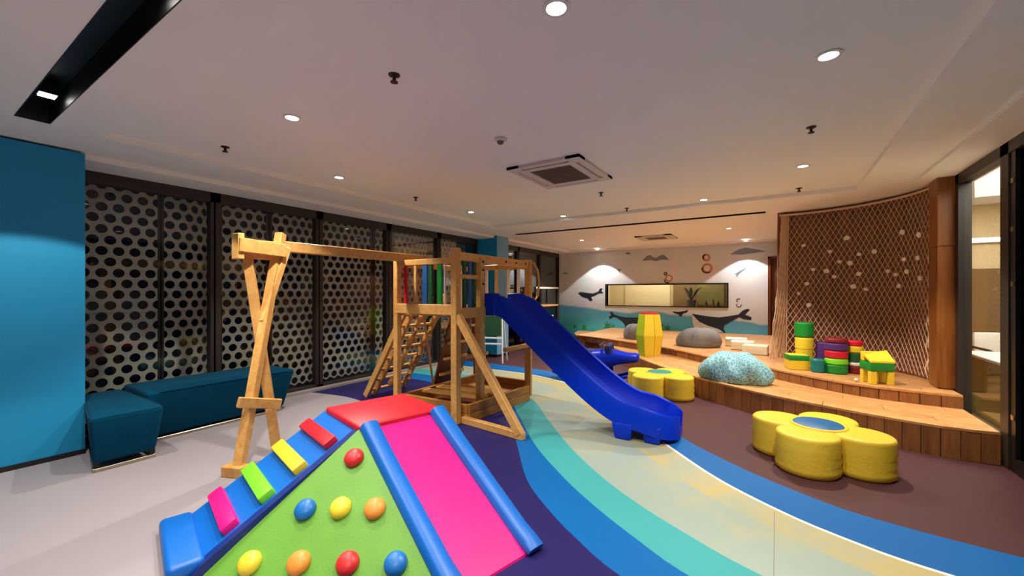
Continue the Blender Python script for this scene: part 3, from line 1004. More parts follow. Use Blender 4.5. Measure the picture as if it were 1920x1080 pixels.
seat_block('teal velvet end seat of the bench, next to the blue wall', [(-4.60, .93), (-4.60, 1.42), (-5.80, 1.42), (-5.80, 1.13)], [(-4.665, .97), (-4.665, 1.38), (-5.76, 1.40), (-5.76, 1.16)], .075, .47)
seat_block('long teal velvet bench running below the perforated windows', [(-5.08, 1.43), (-5.12, 2.90), (-5.80, 2.90), (-5.80, 1.43)], [(-5.16, 1.44), (-5.20, 2.80), (-5.74, 2.82), (-5.74, 1.44)], .05, .51)

# ------------------------------------------------------------------ timber swing and slide tower (one play set)
ps = thing('wooden_playset', 'wooden playset with swing beam, ladder, tower, sandbox and blue slide', 'playset', (-3.5, 4.3, 0), 0, None, True)


def assembly(name):
    """a named part of the play set that holds its own pieces"""
    a = bpy.data.objects.new(name, None); a.empty_display_size = .1; col.objects.link(a)
    a.parent = ps; a['_world'] = 1
    return a


swing_frame, tower, ladder, sandbox, slide_part = [assembly(n) for n in ('swing_frame', 'tower', 'ladder', 'sandbox', 'slide')]


def timber(name, a, b, w_=.07, h_=.07, up=(0, 0, 1), m='pine', parent=None):
    return MB().beam(a, b, w_, h_, up).build(name, m, ps if parent is None else parent)


# swing frame: two crossing legs, cross bar, foot block, head
timber('swing_leg', (-3.655, 1.60, .03), (-3.90, 2.07, 2.03), .075, .075, parent=swing_frame)
timber('swing_leg', (-3.76, 1.97, 0.0), (-3.90, 1.76, 1.94), .075, .075, parent=swing_frame)
timber('leg_brace', (-3.80, 1.86, 1.22), (-3.86, 2.11, 1.90), .05, .06, parent=swing_frame)
timber('leg_tie', (-3.66, 1.60, .59), (-3.66, 1.94, .50), .04, .085, parent=swing_frame)
timber('foot_block', (-3.75, 1.55, .045), (-3.58, 1.62, .045), .10, .085, parent=swing_frame)
timber('head_board', (-3.90, 1.70, 1.86), (-3.90, 2.10, 1.86), .06, .17, parent=swing_frame)
timber('head_board', (-3.78, 1.66, 1.88), (-3.80, 2.06, 1.86), .04, .12, parent=swing_frame)
timber('head_cap', (-3.84, 1.68, 1.98), (-3.84, 1.68, 1.76), .12, .05, (0, 1, 0), parent=swing_frame)
timber('swing_beam', (-3.92, 2.08, 1.91), (-3.92, 3.98, 1.91), .085, .10, parent=swing_frame)
# tower posts
PX0, PX1, PY0, PYM, PY1 = -3.98, -3.03, 3.55, 4.0, 5.16
timber('post', (PX0, PY0, 0), (PX0, PY0, 1.88), .075, .075, (0, 1, 0), parent=tower)
timber('post', (PX1, PY0, 0), (PX1, PY0, 1.98), .085, .085, (0, 1, 0), parent=tower)
timber('post', (PX1, PYM, 0), (PX1, PYM, 1.90), .085, .085, (0, 1, 0), parent=tower)
timber('post', (PX1, PY1, 0), (PX1, PY1, 1.95), .085, .085, (0, 1, 0), parent=tower)
timber('post', (PX0, PY1, 0), (PX0, PY1, 1.90), .075, .075, (0, 1, 0), parent=tower)
# rails
for z in (1.86,):
    timber('rail', (PX0, PY0, z - .02), (PX1, PY0, z - .02), .04, .07, parent=tower)
    timber('rail', (PX1, PY0 + .04, z + .03), (PX1, PY1 + .04, z + .02), .045, .10, parent=tower)
    timber('rail', (PX0, PY0, z - .03), (PX0, PY1, z - .03), .04, .07, parent=tower)
    timber('rail', (PX0, PY1, z), (PX1, PY1, z), .04, .08, parent=tower)
timber('rail', (PX0, PY0 - .02, 1.28), (PX1, PY0 - .02, 1.28), .04, .12, parent=tower)
timber('rail', (PX1 + .02, PY0, 1.24), (PX1 + .02, PY1, 1.24), .04, .12, parent=tower)
timber('rail', (PX0 - .01, PY0, 1.24), (PX0 - .01, PY1, 1.24), .04, .10, parent=tower)
timber('rail', (PX0, PY1, 1.24), (PX1, PY1, 1.24), .04, .10, parent=tower)
timber('rail', (PX1, PYM, 1.66), (PX1, PY0, 1.66), .035, .05, parent=tower)
for i in range(10):
    y = PY0 + .06 + i * .155
    MB().box(PX0, PX1, y, y + .145, 1.20, 1.225, None, .003, 1).build('deck_plank', 'pine', tower)
# coloured slats in the front and side railings
for x, m, w_ in ((-3.83, 't_red', .05), (-3.66, 'pine', .05), (-3.50, 't_blue', .085), (-3.41, 't_dgreen', .06), (-3.27, 't_green', .075), (-3.19, 'white', .02)):
    MB().box(x - w_ / 2, x + w_ / 2, PY0 - .014, PY0 + .014, 1.22, 1.83, None, .006, 1).build('railing_slat', m, tower)
for y, m in ((3.70, 't_dgreen'), (3.80, 't_blue'), (3.88, 't_dgreen')):
    MB().box(PX1 - .014, PX1 + .014, y - .03, y + .03, 1.24, 1.84, None, .006, 1).build('railing_slat', m, tower)
for y, m in ((4.15, 'pine'), (4.40, 't_blue'), (4.62, 'white'), (4.80, 'white'), (4.98, 'pine')):
    MB().box(PX0 - .014, PX0 + .014, y - .03, y + .03, 1.24, 1.84, None, .006, 1).build('railing_slat', m, tower)
for x, m in ((-3.78, 'white'), (-3.6, 'pine'), (-3.38, 'white'), (-3.2, 'white')):
    MB().box(x - .022, x + .022, PY1 - .014, PY1 + .014, 1.24, 1.84, None, .006, 1).build('railing_slat', m, tower)
# grab handles on the right side post, arched
MB().tube([(PX1 + .06, PY1 + .02, 1.92), (PX1 + .12, PY1 + .06, 1.80), (PX1 + .14, PY1 + .07, 1.62), (PX1 + .12, PY1 + .06, 1.42), (PX1 + .05, PY1 + .02, 1.30)], .018, 8).build('grab_handle', 'pine', tower, True)
# brace triangle at the front right
timber('brace', (-3.0, PY0 + .0, 1.22), (-2.16, 3.52, .05), .07, .085, (1, 0, .5), parent=tower)
timber('brace_foot', (-2.98, 3.62, .04), (-2.12, 3.52, .04), .07, .075, parent=tower)
# bolt heads
for y, z in ((PYM, 1.85), (PYM, 1.75), (PYM, 1.58), (4.5, 1.88), (5.0, 1.88), (4.75, 1.88)):
    MB().cyl((PX1 + .043, y, z), (PX1 + .055, y, z), .014, None, 8).build('bolt', 'frame_black', tower)
# ladder on the window side: rungs run along y
LA, LB = Vector((-4.86, 0, .02)), Vector((-4.05, 0, 1.28))
for y in (3.76, 3.90):
    timber('ladder_rail', (LA.x, y, LA.z), (LB.x, y, LB.z), .05, .085, (1, 0, 0), parent=ladder)
timber('ladder_rail', (LA.x + .02, 4.44, LA.z), (LB.x, 4.44, LB.z), .04, .06, (1, 0, 0), parent=ladder)
# wavy inner rail with round knob tops
for y, top in ((4.06, 1.42), (4.34, 1.40)):
    pts, rad = [], []
    for i in range(19):
        t = i / 18
        p = LA.lerp(LB, .12 + .86 * t)
        pts.append((p.x + .06 + .035 * math.sin(t * 21), y, p.z - .02))
        rad.append(.038 + .014 * math.sin(t * 21 + 1))
    pts.append((LB.x + .10, y, top - .06)); rad.append(.055)
    pts.append((LB.x + .12, y, top)); rad.append(.06)
    pts.append((LB.x + .13, y, top + .05)); rad.append(.03)
    MB().tube(pts, rad, 10).build('wavy_rail', 'pine', ladder, True)
for i in range(8):
    p = LA.lerp(LB, (i + .55) / 8.2)
    MB().cyl((p.x, 3.74, p.z), (p.x, 4.46, p.z), .021, None, 10).build('rung', 'pine', ladder, True)
# leaning climbing board under the deck, toward the windows at the back
MB().beam((-4.35, 4.85, .02), (-3.95, 4.85, 1.20), .62, .03, (1, 0, 0)).build('climbing_board', 'dark_wood', tower)
for i in range(4):
    z = .25 + i * .24
    MB().box(-4.24 + (z - .25) * .33, -4.20 + (z - .25) * .33, 4.58, 5.12, z - .02, z + .02).build('cleat', 'pine', tower)
# diagonal stay
timber('stay', (-4.28, 4.52, .02), (-3.95, 3.98, 1.15), .03, .03, parent=tower)
# swing trapeze seat and chains hanging inside the tower
for y in (4.35, 4.65):
    pts = [(-3.45 + .006 * (-1) ** i, y, 1.20 - i * .052) for i in range(12)]
    MB().tube(pts, .011, 6).build('chain', 'chrome', tower)
timber('hanging_bar', (-3.45, 4.28, .62), (-3.45, 4.72, .62), .05, .05, parent=tower)
# sandbox with chamfered end
sb = [(-3.95, 3.62), (-2.94, 3.66), (-2.86, 4.86), (-3.02, 5.14), (-3.95, 5.16)]
for a, b in zip(sb, sb[1:] + sb[:1]):
    for z in (.05, .155):
        MB().beam((a[0], a[1], z), (b[0], b[1], z), .045, .10).build('sandbox_board', 'sand_wood', sandbox)
MB().prism([(x * .985 - .05, y, .02) for x, y in sb], (0, 0, .03)).build('sandbox_floor', 'dark_wood', sandbox)
for x0, y0, x1, y1, z in ((-3.9, 3.95, -2.98, 4.05, .19), (-3.9, 4.22, -2.98, 4.28, .19), (-3.8, 4.40, -3.0, 4.62, .10), (-3.75, 4.75, -3.05, 4.62, .13)):
    MB().beam((x0, y0, z), (x1, y1, z), .15, .03).build('sandbox_seat', 'pine', sandbox)
timber('hand_post', (-2.87, 4.92, .05), (-2.87, 4.92, .76), .06, .05, (0, 1, 0), parent=sandbox)
timber('hand_rail', (-2.87, 4.30, .755), (-2.87, 4.96, .755), .06, .05, parent=sandbox)


# blue slide: chute swept along x at y 4.08..4.62
def slide():
    prof = [(-3.03, 1.23), (-2.86, 1.235), (-2.74, 1.20), (-2.60, 1.09), (-2.20, .76), (-1.80, .45), (-1.55, .28), (-1.35, .185), (-1.15, .15), (-.95, .135), (-.80, .13)]
    P = catmull(prof, 6)
    yc, hw = 4.36, .275
    mb = MB()
    rows = []
    n = len(P)
    for i, p in enumerate(P):
        t = i / (n - 1)
        d = (P[min(i + 1, n - 1)] - P[max(i - 1, 0)]).normalized()
        nx, nz = -d.y, d.x
        wall = .235 if t < .12 else .215
        h = hw * (1 + .06 * max(0, t - .7) / .3)
        e_ = max(0.0, (p.x + 1.12) / .32)          # the run-out narrows to a round nose
        if e_ > 0:
            h *= math.sqrt(max(.06, 1 - .94 * e_ * e_))
            wall = .215 - .075 * e_
        # section: outer skirt, lip, inner wall, bed ... mirrored
        sec = [(-h - .022 * (1 if e_ < .9 else .5), -.035 - .06 * min(1, e_)), (-h - .03, wall - .02), (-h - .012, wall), (-h + .012, wall - .012), (-h + min(.045, h * .3), .06), (-h + min(.12, h * .6), .005), (0, -.008)]
        sec = sec + [(-y, z) for y, z in sec[-2::-1]]
        row = []
        for y, z in sec:
            row.append(mb.bm.verts.new((p.x + nx * z, yc + y, p.y + nz * z)))
        rows.append(row)
    m = len(rows[0])
    for i in range(n - 1):
        for k in range(m - 1):
            mb.bm.faces.new([rows[i][k], rows[i][k + 1], rows[i + 1][k + 1], rows[i + 1][k]])
        mb.bm.faces.new([rows[i][m - 1], rows[i][0], rows[i + 1][0], rows[i + 1][m - 1]])
    mb.bm.faces.new(rows[0]); mb.bm.faces.new(rows[-1][::-1])
    o = mb.build('slide_chute', 'slide', slide_part, True, 50)
    # moulded feet under the run-out, each flaring into the skirt
    for x, w_ in ((-1.30, .11), (-1.02, .10)):
        for sg in (-1, 1):
            yy = yc + sg * (hw - (.0 if x < -1.2 else .03))
            mb = MB()
            b = bmesh.new()
            bmesh.ops.create_cube(b, size=1.0)
            for v in b.verts:
                k = 1.0 if v.co.z > 0 else .72
                v.co = Vector((x + v.co.x * 2 * w_ * k, yy + v.co.y * .07 * k, 0.0 if v.co.z < 0 else .17))
            bmesh.ops.bevel(b, geom=list(b.edges), offset=.022, segments=3, profile=.5, affect='EDGES')
            mb.add(b).build('slide_foot', 'slide', slide_part, True)


slide()

# ------------------------------------------------------------------ foam climber: steps, slide, climbing triangle
CL = Vector((-2.30, 1.73, 0))
fc = thing('foam_climber', 'colourful foam climber with blue steps, pink slide and green climbing triangle', 'soft climber', CL, math.radians(-14.5))
HT, RUN, RUNS, WX, WY = .60, 1.02, .84, .60, .63
MB().box(-WX, 0, 0, WY, 0, HT - .03, None, .01, 1).build('core', 'vnavy', fc)
MB().box(-WX - .005, .012, -.012, WY + .005, HT - .045, HT + .005, None, .015, 3).build('top_pad', 'vred', fc, True)
# slide bed and side rails
ang = math.atan2(HT - .02, RUN)


def slope_x(x):   # height of slide surface
    return (HT - .01) * (1 - x / RUN)


MB().prism([(0, .07, HT - .02), (RUN, .07, .015), (RUN + .005, .07, 0), (0, .07, 0)], (0, WY - .14, 0)).build('slide_pad', 'vpink', fc)


def roll(name, pts, w_, m, flat=1.0):
    """padded rail with rounded section swept along pts in the local xz plane"""
    mb = MB(); rings = []
    for i, (p, up) in enumerate(pts):
        p = Vector(p); up = Vector(up)
        ring = []
        for k in range(12):
            a = 2 * PI * k / 12
            c, s_ = math.cos(a), math.sin(a)
            c = math.copysign(abs(c) ** .7, c); s_ = math.copysign(abs(s_) ** .7, s_)
            ring.append(mb.bm.verts.new(p + Vector((0, 1, 0)) * c * w_ / 2 + up * s_ * flat))
        rings.append(ring)
    for a, b in zip(rings, rings[1:]):
        for k in range(12):
            mb.bm.faces.new([a[k], a[(k + 1) % 12], b[(k + 1) % 12], b[k]])
    mb.bm.faces.new(rings[0][::-1]); mb.bm.faces.new(rings[-1])
    return mb.build(name, m, fc, True)


upn = Vector((math.sin(ang), 0, math.cos(ang)))
for y in (.052, WY - .052):
    P = []
    base = [(-.02, HT - .04), (.03, HT + .0), (.09, slope_x(.09) + .01), (.3, slope_x(.3) + .005), (.6, slope_x(.6) + .005), (.9, slope_x(.9) + .005), (.99, .045), (1.05, .03)]
    for i, (x, z) in enumerate(base):
        f = (.025, .045, .06, .06, .06, .06, .05, .025)[i]
        P.append(((x, y, z), upn * f))
    roll('slide_rail', P, .118, 'vblue')
# side skirt of the slide
MB().prism([(0, 0.005, HT - .03), (RUN, .005, .0), (0, .005, 0)], (0, .08, 0)).build('side_wall', 'vblue', fc)
MB().prism([(0, WY - .085, HT - .03), (RUN, WY - .085, .0), (0, WY - .085, 0)], (0, .08, 0)).build('side_wall', 'vblue', fc)
# step slope running toward -y
SX = .655
step_slope = MB().prism([(-SX, 0, HT - .035), (-SX, -RUNS, .05), (-SX, -RUNS - .05, 0), (-SX, 0, 0)], (SX - .06, 0, 0)).build('step_slope', 'vblue', fc)
MB().prism([(-.06, 0, HT - .02), (-.06, -RUNS, .06), (-.06, -RUNS - .06, 0), (-.06, 0, 0)], (.062, 0, 0)).build('edge_strip', 'vnavy', step_slope)
MB().box(-SX - .012, -.02, -RUNS - .135, -RUNS + .03, 0, .088, None, .028, 3).build('toe_pad', 'vblue', step_slope, True)
sl = math.atan2(HT - .085, RUNS)
sn = Vector((0, -math.sin(sl), math.cos(sl)))
sd = Vector((0, -math.cos(sl), -math.sin(sl)))
for yy, m in ((.135, 'vred'), (.318, 'vyellow'), (.50, 'vlime'), (.682, 'vpink')):
    c = Vector((0, 0, HT - .035)) + sd * (yy / math.cos(sl))
    M = Matrix((Vector((1, 0, 0)), -sd, sn)).transposed().to_4x4(); M.translation = c
    mb = MB(); mb.box(-SX + .015, -.10, -.045, .045, -.01, .045, M, .012, 2); mb.build('step_bar', m, step_slope, True)
# green triangle and its holds (plane through the apex and the two feet)
AP, T1, T2 = Vector((0.004, -.004, HT - .015)), Vector((0.0, -RUNS, .0)), Vector((RUN, 0, 0))
tn = (T2 - AP).cross(T1 - AP).normalized()
if tn.z < 0:
    tn = -tn
mb = MB(); mb.prism([AP, T1, T2], -tn * .03); tri = mb.build('climbing_triangle', 'vgreen', fc)
HOLDS = [(.132, -.085, 'hold_red'), (.151, -.37, 'hold_blue'), (.298, -.227, 'hold_yellow'), (.448, -.094, 'hold_orange'),
         (.146, -.639, 'hold_yellow'), (.343, -.457, 'hold_orange'), (.537, -.28, 'hold_red'), (.723, -.109, 'hold_blue')]
q = tn.to_track_quat('Z', 'Y').to_matrix().to_4x4()
for x, y, m in HOLDS:
    z = (HT - .015) * (1 - x / RUN + y / RUNS)
    mb = MB()
    mb.lathe([(0, -.01), (.054, -.01), (.060, .010), (.056, .028), (.040, .042), (.018, .047), (0, .048)], (0, 0, 0), 22)
    M = q.copy(); M.translation = Vector((x, y, z))
    bmesh.ops.transform(mb.bm, matrix=M, verts=mb.bm.verts)
    mb.build('climbing_hold', m, tri, True)


# ------------------------------------------------------------------ flower stools
def petal_mesh(rad, h):
    mb = MB()
    prof = [(0, 0.0), (rad - .02, 0.0), (rad, .02)]
    n = 7
    for i in range(1, n):
        z = .02 + (h - .06) * i / n
        prof.append((rad + (.005 if i % 2 else -.005), z))
    prof += [(rad, h - .03), (rad - .004, h - .010), (rad - .016, h), (rad - .05, h + .003), (0, h + .006)]
    mb.lathe(prof, (0, 0, 0), 36)
    return mb


def flower(label, x, y, rz, centre, rad=.225, dist=.292, h=.315, cr=.205):
    t = thing('flower_stool', label, 'stool', (x, y, 0), rz, 'yellow flower stools')
    first = None
    for k in range(4):
        a = PI / 2 * k
        if first is None:
            first = petal_mesh(rad, h).build('petal', 'stool', t, True, 60)
            o = first
        else:
            o = child_copy(first, t)
        o.location = (dist * math.cos(a), dist * math.sin(a), 0)
    MB().lathe([(0, 0), (cr - .02, 0), (cr, .02), (cr + .012, h - .02), (cr + .006, h + .012), (cr - .01, h + .018), (cr - .02, h + .012)], (0, 0, 0), 32).build('centre_cushion', 'stool', t, True, 60)
    MB().lathe([(cr - .018, h + .01), (cr - .03, h + .02), (0, h + .024)], (0, 0, 0), 32).build('centre_pad', centre, t, True)
    return t


flower('yellow flower-shaped stool with blue centre, near the platform end by the glass', .31, 4.49, math.radians(-18), 'vcentre')
flower('yellow flower-shaped stool with teal centre, beside the slide', -1.42, 6.17, math.radians(-20), 'vteal', .215, .28, .315, .19)

# ------------------------------------------------------------------ things on the lower platform
t = thing('barrel_tunnel', 'yellow and lime foam barrel standing on the lower platform', 'foam barrel', (-2.03, 8.0, PL1), math.radians(36.7))
n = 8
for k in range(n):
    a0, a1 = 2 * PI * k / n, 2 * PI * (k + 1) / n
    mb = MB()
    rows = []
    for r, z in ((.205, 0), (.262, .39), (.205, .785)):
        rows.append([(rr * math.cos(a), rr * math.sin(a), z) for rr in (r, r - .05) for a in (a0 + .015, a1 - .015)])
    v = [[mb.bm.verts.new(p) for p in rw] for rw in rows]
    for i in range(2):
        A, B = v[i], v[i + 1]
        mb.bm.faces.new([A[0], A[1], B[1], B[0]]); mb.bm.faces.new([A[2], B[2], B[3], A[3]])
        mb.bm.faces.new([A[0], B[0], B[2], A[2]]); mb.bm.faces.new([A[1], A[3], B[3], B[1]])
    mb.bm.faces.new([v[0][0], v[0][2], v[0][3], v[0][1]]); mb.bm.faces.new([v[2][0], v[2][1], v[2][3], v[2][2]])
    mb.build('side_panel', ('t_dgreen', 'vyellow', 'vyellow', 'barrel_lime', 'barrel_lime', 'vyellow', 'vyellow', 't_dgreen')[k], t)
MB().lathe([(0, .76), (.17, .76), (.185, .80), (.15, .815), (0, .82)], (0, 0, 0), 8).build('top_cap', 't_red', t)


def bag(name, label, cat, x, y, z, rx, ry, h, m, rz=0.0, seed=1, wob=.05, tip=0.0):
    rnd = random.Random(seed)
    ph = [rnd.uniform(0, 6.28) for _ in range(8)]
    mb = MB()
    nu, nv = 48, 22
    rows = []
    for j in range(nv + 1):
        v_ = j / nv
        row = []
        for i in range(nu):
            a = 2 * PI * i / nu
            th = PI * v_
            r = math.sin(th) ** .62
            zz = (1 - math.cos(th)) / 2
            k = 1 + wob * (math.sin(3 * a + ph[0] + 2 * v_) * .6 + math.sin(5 * a + ph[1] - 6 * v_) * .5 + math.sin(9 * a + ph[2] + 9 * v_) * .35) * math.sin(th)
            bulge = 1.0 - .28 * zz
            px = rx * r * k * bulge * math.cos(a) + tip * zz
            py = ry * r * k * bulge * math.sin(a)
            pz = h * max(0.0, (zz - .2) / .8) ** .85 * (1 + wob * 1.1 * (math.sin(4 * a + ph[3]) * .5 + math.sin(7 * a + ph[4] + 3) * .4) * r)
            row.append(mb.bm.verts.new((px, py, max(0, pz))))
        rows.append(row)
    for j in range(nv):
        for i in range(nu):
            mb.bm.faces.new([rows[j][i], rows[j][(i + 1) % nu], rows[j + 1][(i + 1) % nu], rows[j + 1][i]])
    t = thing(name, label, cat, (x, y, z), rz)
    o = mb.build('cover', m, t, True, 180, True)
    # stitched seam over the crown
    pts = []
    for j in range(2, nv - 1):
        v_ = j / nv; th = PI * v_; r = math.sin(th) ** .62; zz = (1 - math.cos(th)) / 2
        pts.append((rx * r * (1 - .28 * zz) * 1.012 * math.cos(-1.9) + tip * zz, ry * r * (1 - .28 * zz) * 1.012 * math.sin(-1.9), max(.004, h * max(0.0, (zz - .2) / .8) ** .85)))
    MB().tube(pts, .006, 5).build('seam', m, t, True)
    return t


bag('patterned_beanbag', 'pale blue patterned beanbag slumped on the lower platform', 'beanbag', -.48, 6.38, PL1, .49, .38, .37, 'beanbag', math.radians(-20), 3, .13)
bag('grey_beanbag', 'large grey beanbag on the upper step below the big whale', 'beanbag', -1.30, 8.80, PL2, .47, .38, .36, 'rock', math.radians(10), 5, .04, .04)
bag('grey_beanbag', 'small grey beanbag half hidden behind the yellow barrel', 'beanbag', -2.72, 9.42, PL2, .28, .28, .34, 'rock', 0, 8, .03)
for x, y, lab, rz in ((-.66, 9.25, 'white foam block farthest from the net, below the mural', .1), (-.52, 8.74, 'middle white foam block of the three beside the door', .05), (-.30, 8.24, 'white foam block nearest the net, beside the door', -.05)):
    t = thing('foam_block', lab, 'foam block', (x, y, PL2), rz, 'white foam blocks')
    MB().box(-.19, .19, -.16, .16, 0, .155, None, .018, 3).build('block', 'white_foam', t, True)
    MB().box(-.192, .192, -.162, .162, .076, .080).build('seam', 'beige', t)

# ------------------------------------------------------------------ blue crocodile rocker
t = thing('crocodile_rocker', 'blue plastic crocodile rocker behind the slide', 'rocking toy', (-2.62, 6.52, 0), math.radians(10))
t.scale = (1.12, 1.12, 1.22)
mb = MB()
prof = [(-.62, .30, .05, .04), (-.50, .28, .11, .08), (-.30, .26, .17, .13), (-.05, .27, .19, .15), (.15, .30, .18, .14), (.30, .33, .15, .12), (.42, .34, .13, .09), (.55, .34, .115, .07), (.66, .35, .11, .06), (.70, .36, .07, .04)]
rings = []
for x, z, ry, rz_ in prof:
    ring = []
    for k in range(16):
        a = 2 * PI * k / 16
        c, s_ = math.cos(a), math.sin(a)
        ring.append(mb.bm.verts.new((x, ry * math.copysign(abs(c) ** .75, c), z + rz_ * math.copysign(abs(s_) ** .75, s_))))
    rings.append(ring)
for a, b in zip(rings, rings[1:]):
    for k in range(16):
        mb.bm.faces.new([a[k], a[(k + 1) % 16], b[(k + 1) % 16], b[k]])
mb.bm.faces.new(rings[0][::-1]); mb.bm.faces.new(rings[-1])
mb.build('body', 'slide_dark', t, True, 60)
for y in (-.15, .15):
    pts = [(-.55 + 1.1 * i / 12, y, .02 + .10 * ((i - 6) / 6) ** 2) for i in range(13)]
    MB().tube(pts, .022, 8).build('rocker_rail', 'slide_dark', t, True)
    for x in (-.3, .28):
        MB().cyl((x, y * .9, .20), (x, y, .04), .035, .03, 10).build('leg', 'slide_dark', t, True)
for x in (-.40, -.22):
    MB().lathe([(.05, 0), (.03, .05), (0, .10)], (x, 0, .36), 8, 1.0, .5).build('spike', 'navy_plastic', t)
for y in (-.09, .09):
    MB().lathe([(.055, -.02), (.05, .06), (.03, .10), (0, .115)], (.28, y, .42), 12).build('eye', 'navy_plastic', t, True)
MB().cyl((.16, -.22, .50), (.16, .22, .50), .018, None, 10).build('handle_bar', 'navy_plastic', t, True)
MB().box(.44, .70, -.118, .118, .325, .335).build('mouth_line', 'navy_plastic', t)
MB().box(-.28, .05, -.14, .14, .385, .425, None, .018, 2).build('seat', 'navy_plastic', t, True)


# ------------------------------------------------------------------ soft blocks and stacking toys on the upper step
def drum(name, label, x, y, z, r, h, m, group='soft toys by the net', band_m=None, square=False, rz=0.0):
    t = thing(name, label, 'toy block', (x, y, z), rz, group)
    if square:
        MB().box(-r, r, -r, r, 0, h, None, .015, 3).build('block', m, t, True)
    else:
        MB().lathe([(0, 0), (r - .015, 0), (r, .015), (r, h - .015), (r - .015, h), (0, h)], (0, 0, 0), 28).build('block', m, t, True)
    if band_m:
        if square:
            MB().box(-r - .006, r + .006, -r - .006, r + .006, h * .62, h * .98, None, .012, 2).build('lid', band_m, t, True)
        else:
            MB().lathe([(r - .01, h * .60), (r + .006, h * .62), (r + .006, h * .95), (r - .01, h * .985), (0, h + .003)], (0, 0, 0), 28).build('lid', band_m, t, True)
    return t


drum('stool_block', 'green-topped yellow block at the left end below the net', .235, 6.92, PL2, .115, .205, 'vyellow', band_m='t_green', square=True, rz=.3)
drum('round_block', 'yellow round block under the tall green drum', .34, 7.22, PL2, .105, .42, 'vyellow', band_m='vyellow')
drum('round_block', 'tall green drum on top of the yellow round block', .34, 7.22, PL2 + .423, .115, .205, 't_green')
drum('round_block', 'round teal tub between the yellow block and the striped stack', .465, 6.80, PL2, .08, .175, 't_teal')
z = PL2
for h, m, lab in ((.12, 't_green', 'green disc at the bottom of the wide striped stack'), (.08, 'vlime', 'lime disc in the wide striped stack'), (.10, 't_red', 'red disc in the wide striped stack'), (.10, 't_purple', 'purple disc in the wide striped stack'), (.06, 't_maroon', 'dark red disc topping the wide striped stack')):
    drum('stacking_disc', lab, .665, 6.84, z, .125, h - .002, m, 'discs of the wide striped stack')
    z += h
z = PL2
for h, m, lab in ((.10, 't_maroon', 'maroon disc at the foot of the narrow stack'), (.05, 'white', 'white disc in the narrow stack'), (.12, 't_dgreen', 'dark green disc in the narrow stack'), (.09, 'vyellow', 'yellow disc in the narrow stack'), (.07, 't_red', 'red disc on top of the narrow stack')):
    drum('stacking_disc', lab, .87, 6.96, z, .085, h - .002, m, 'discs of the narrow stack')
    z += h
drum('round_block', 'purple block half hidden behind the striped stack', .57, 7.22, PL2, .10, .36, 't_purple')
t = thing('toy_chair', 'small yellow and green toy chair at the right end below the net', 'toy chair', (.99, 6.34, PL2), math.radians(20), 'soft toys by the net')
MB().box(-.12, .12, -.11, .11, .15, .25, None, .012, 2).build('seat', 't_green', t, True)
MB().box(-.115, .115, .03, .105, .25, .36, None, .012, 2).build('backrest', 'vyellow', t, True)
MB().prism([(-.12, -.11, .25), (.12, -.11, .25), (.12, .04, .36), (-.12, .04, .32)], (0, .0, .02)).build('cushion', 'vyellow', t)
for x in (-.085, .085):
    for y in (-.075, .075):
        MB().box(x - .032, x + .032, y - .03, y + .03, 0, .15, None, .006, 1).build('leg', 'vyellow', t)
t = thing('small_ball', 'tiny white ball at the edge of the upper step', 'ball', (.80, 6.30, PL2))
MB().lathe([(0, 0), (.016, .005), (.024, .022), (.016, .04), (0, .046)], (0, 0, 0), 14).build('ball', 'white', t, True)
MB().lathe([(.0241, .019), (.0248, .022), (.0241, .025)], (0, 0, 0), 14).build('seam', 'beige', t)

# ------------------------------------------------------------------ rope net
nt_ = thing('rope_net', 'brown rope climbing net hanging over the curved wooden wall', 'net', (arc(.7).x, arc(.7).y, 0), 0, None, True)
NZ0, NZ1 = .46, ZC - .06
GA0, GA1 = -.02, 1.46
ncol, nrow = 30, 34


def net_pt(u, v):
    """u across the net, v from the floor up"""
    a = GA0 + (GA1 - GA0) * u
    r = NR + .055 - .05 * (1 - v) * (0.4 + .6 * abs(math.sin(u * 9)))
    gather = 0
    if u < .10:
        r -= .10 * (1 - u / .10) * (1 - v)
        a -= .03 * (1 - u / .1) * (1 - v)
    p = arc(a, r)
    return (p.x, p.y, NZ0 + (NZ1 - NZ0) * v)


mb = MB()
for sgn in (1, -1):
    for c in range(-nrow, ncol + nrow + 1, 1):
        pts = []
        for k in range(nrow + 1):
            u = (c + sgn * k * .5) / ncol
            if -1e-6 <= u <= 1 + 1e-6:
                # knots pull the strands into a zigzag
                pts.append(net_pt(u, k / nrow))
        if len(pts) > 1:
            mb.tube(pts, .0042, 3)
mb.build('mesh_strands', 'rope', nt_)
for u, rr in ((0.0, .014), (.012, .010), (1.0, .012)):
    MB().tube([net_pt(u, k / 24) for k in range(25)], rr, 6).build('edge_rope', 'rope', nt_, True)
# free left flap of the net falling forward
mb = MB()
for i in range(14):
    pts = []
    for k in range(25):
        v = k / 24
        p = Vector(net_pt(0, v))
        q_ = (1 - v) ** 1.8
        pts.append((p.x - .010 * i * (.5 + q_) + .008 * math.sin(k * 1.7 + i * 2), p.y - .02 * i * q_ - .02, p.z - .02 * (i % 2)))
    mb.tube(pts, .007, 4)
mb.build('hanging_flap', 'rope', nt_)
# looped right border
mb = MB()
for i in range(3):
    pts = []
    for k in range(40):
        v = k / 39
        p = Vector(net_pt(.985 - .018 * i, v))
        pts.append((p.x - .03 + .012 * math.sin(k * 1.4 + i), p.y - .04 + .012 * math.cos(k * 1.4 + i), p.z))
    mb.tube(pts, .007, 4)
mb.build('border_loops', 'rope', nt_)
# rail the net hangs from
MB().tube([(arc(GA0 - .07 + (GA1 - GA0 + .07) * i / 24, NR + .02).x, arc(GA0 - .07 + (GA1 - GA0 + .07) * i / 24, NR + .02).y, ZC - .055) for i in range(25)], .016, 8).build('hanging_rail', 'rope', nt_, True)

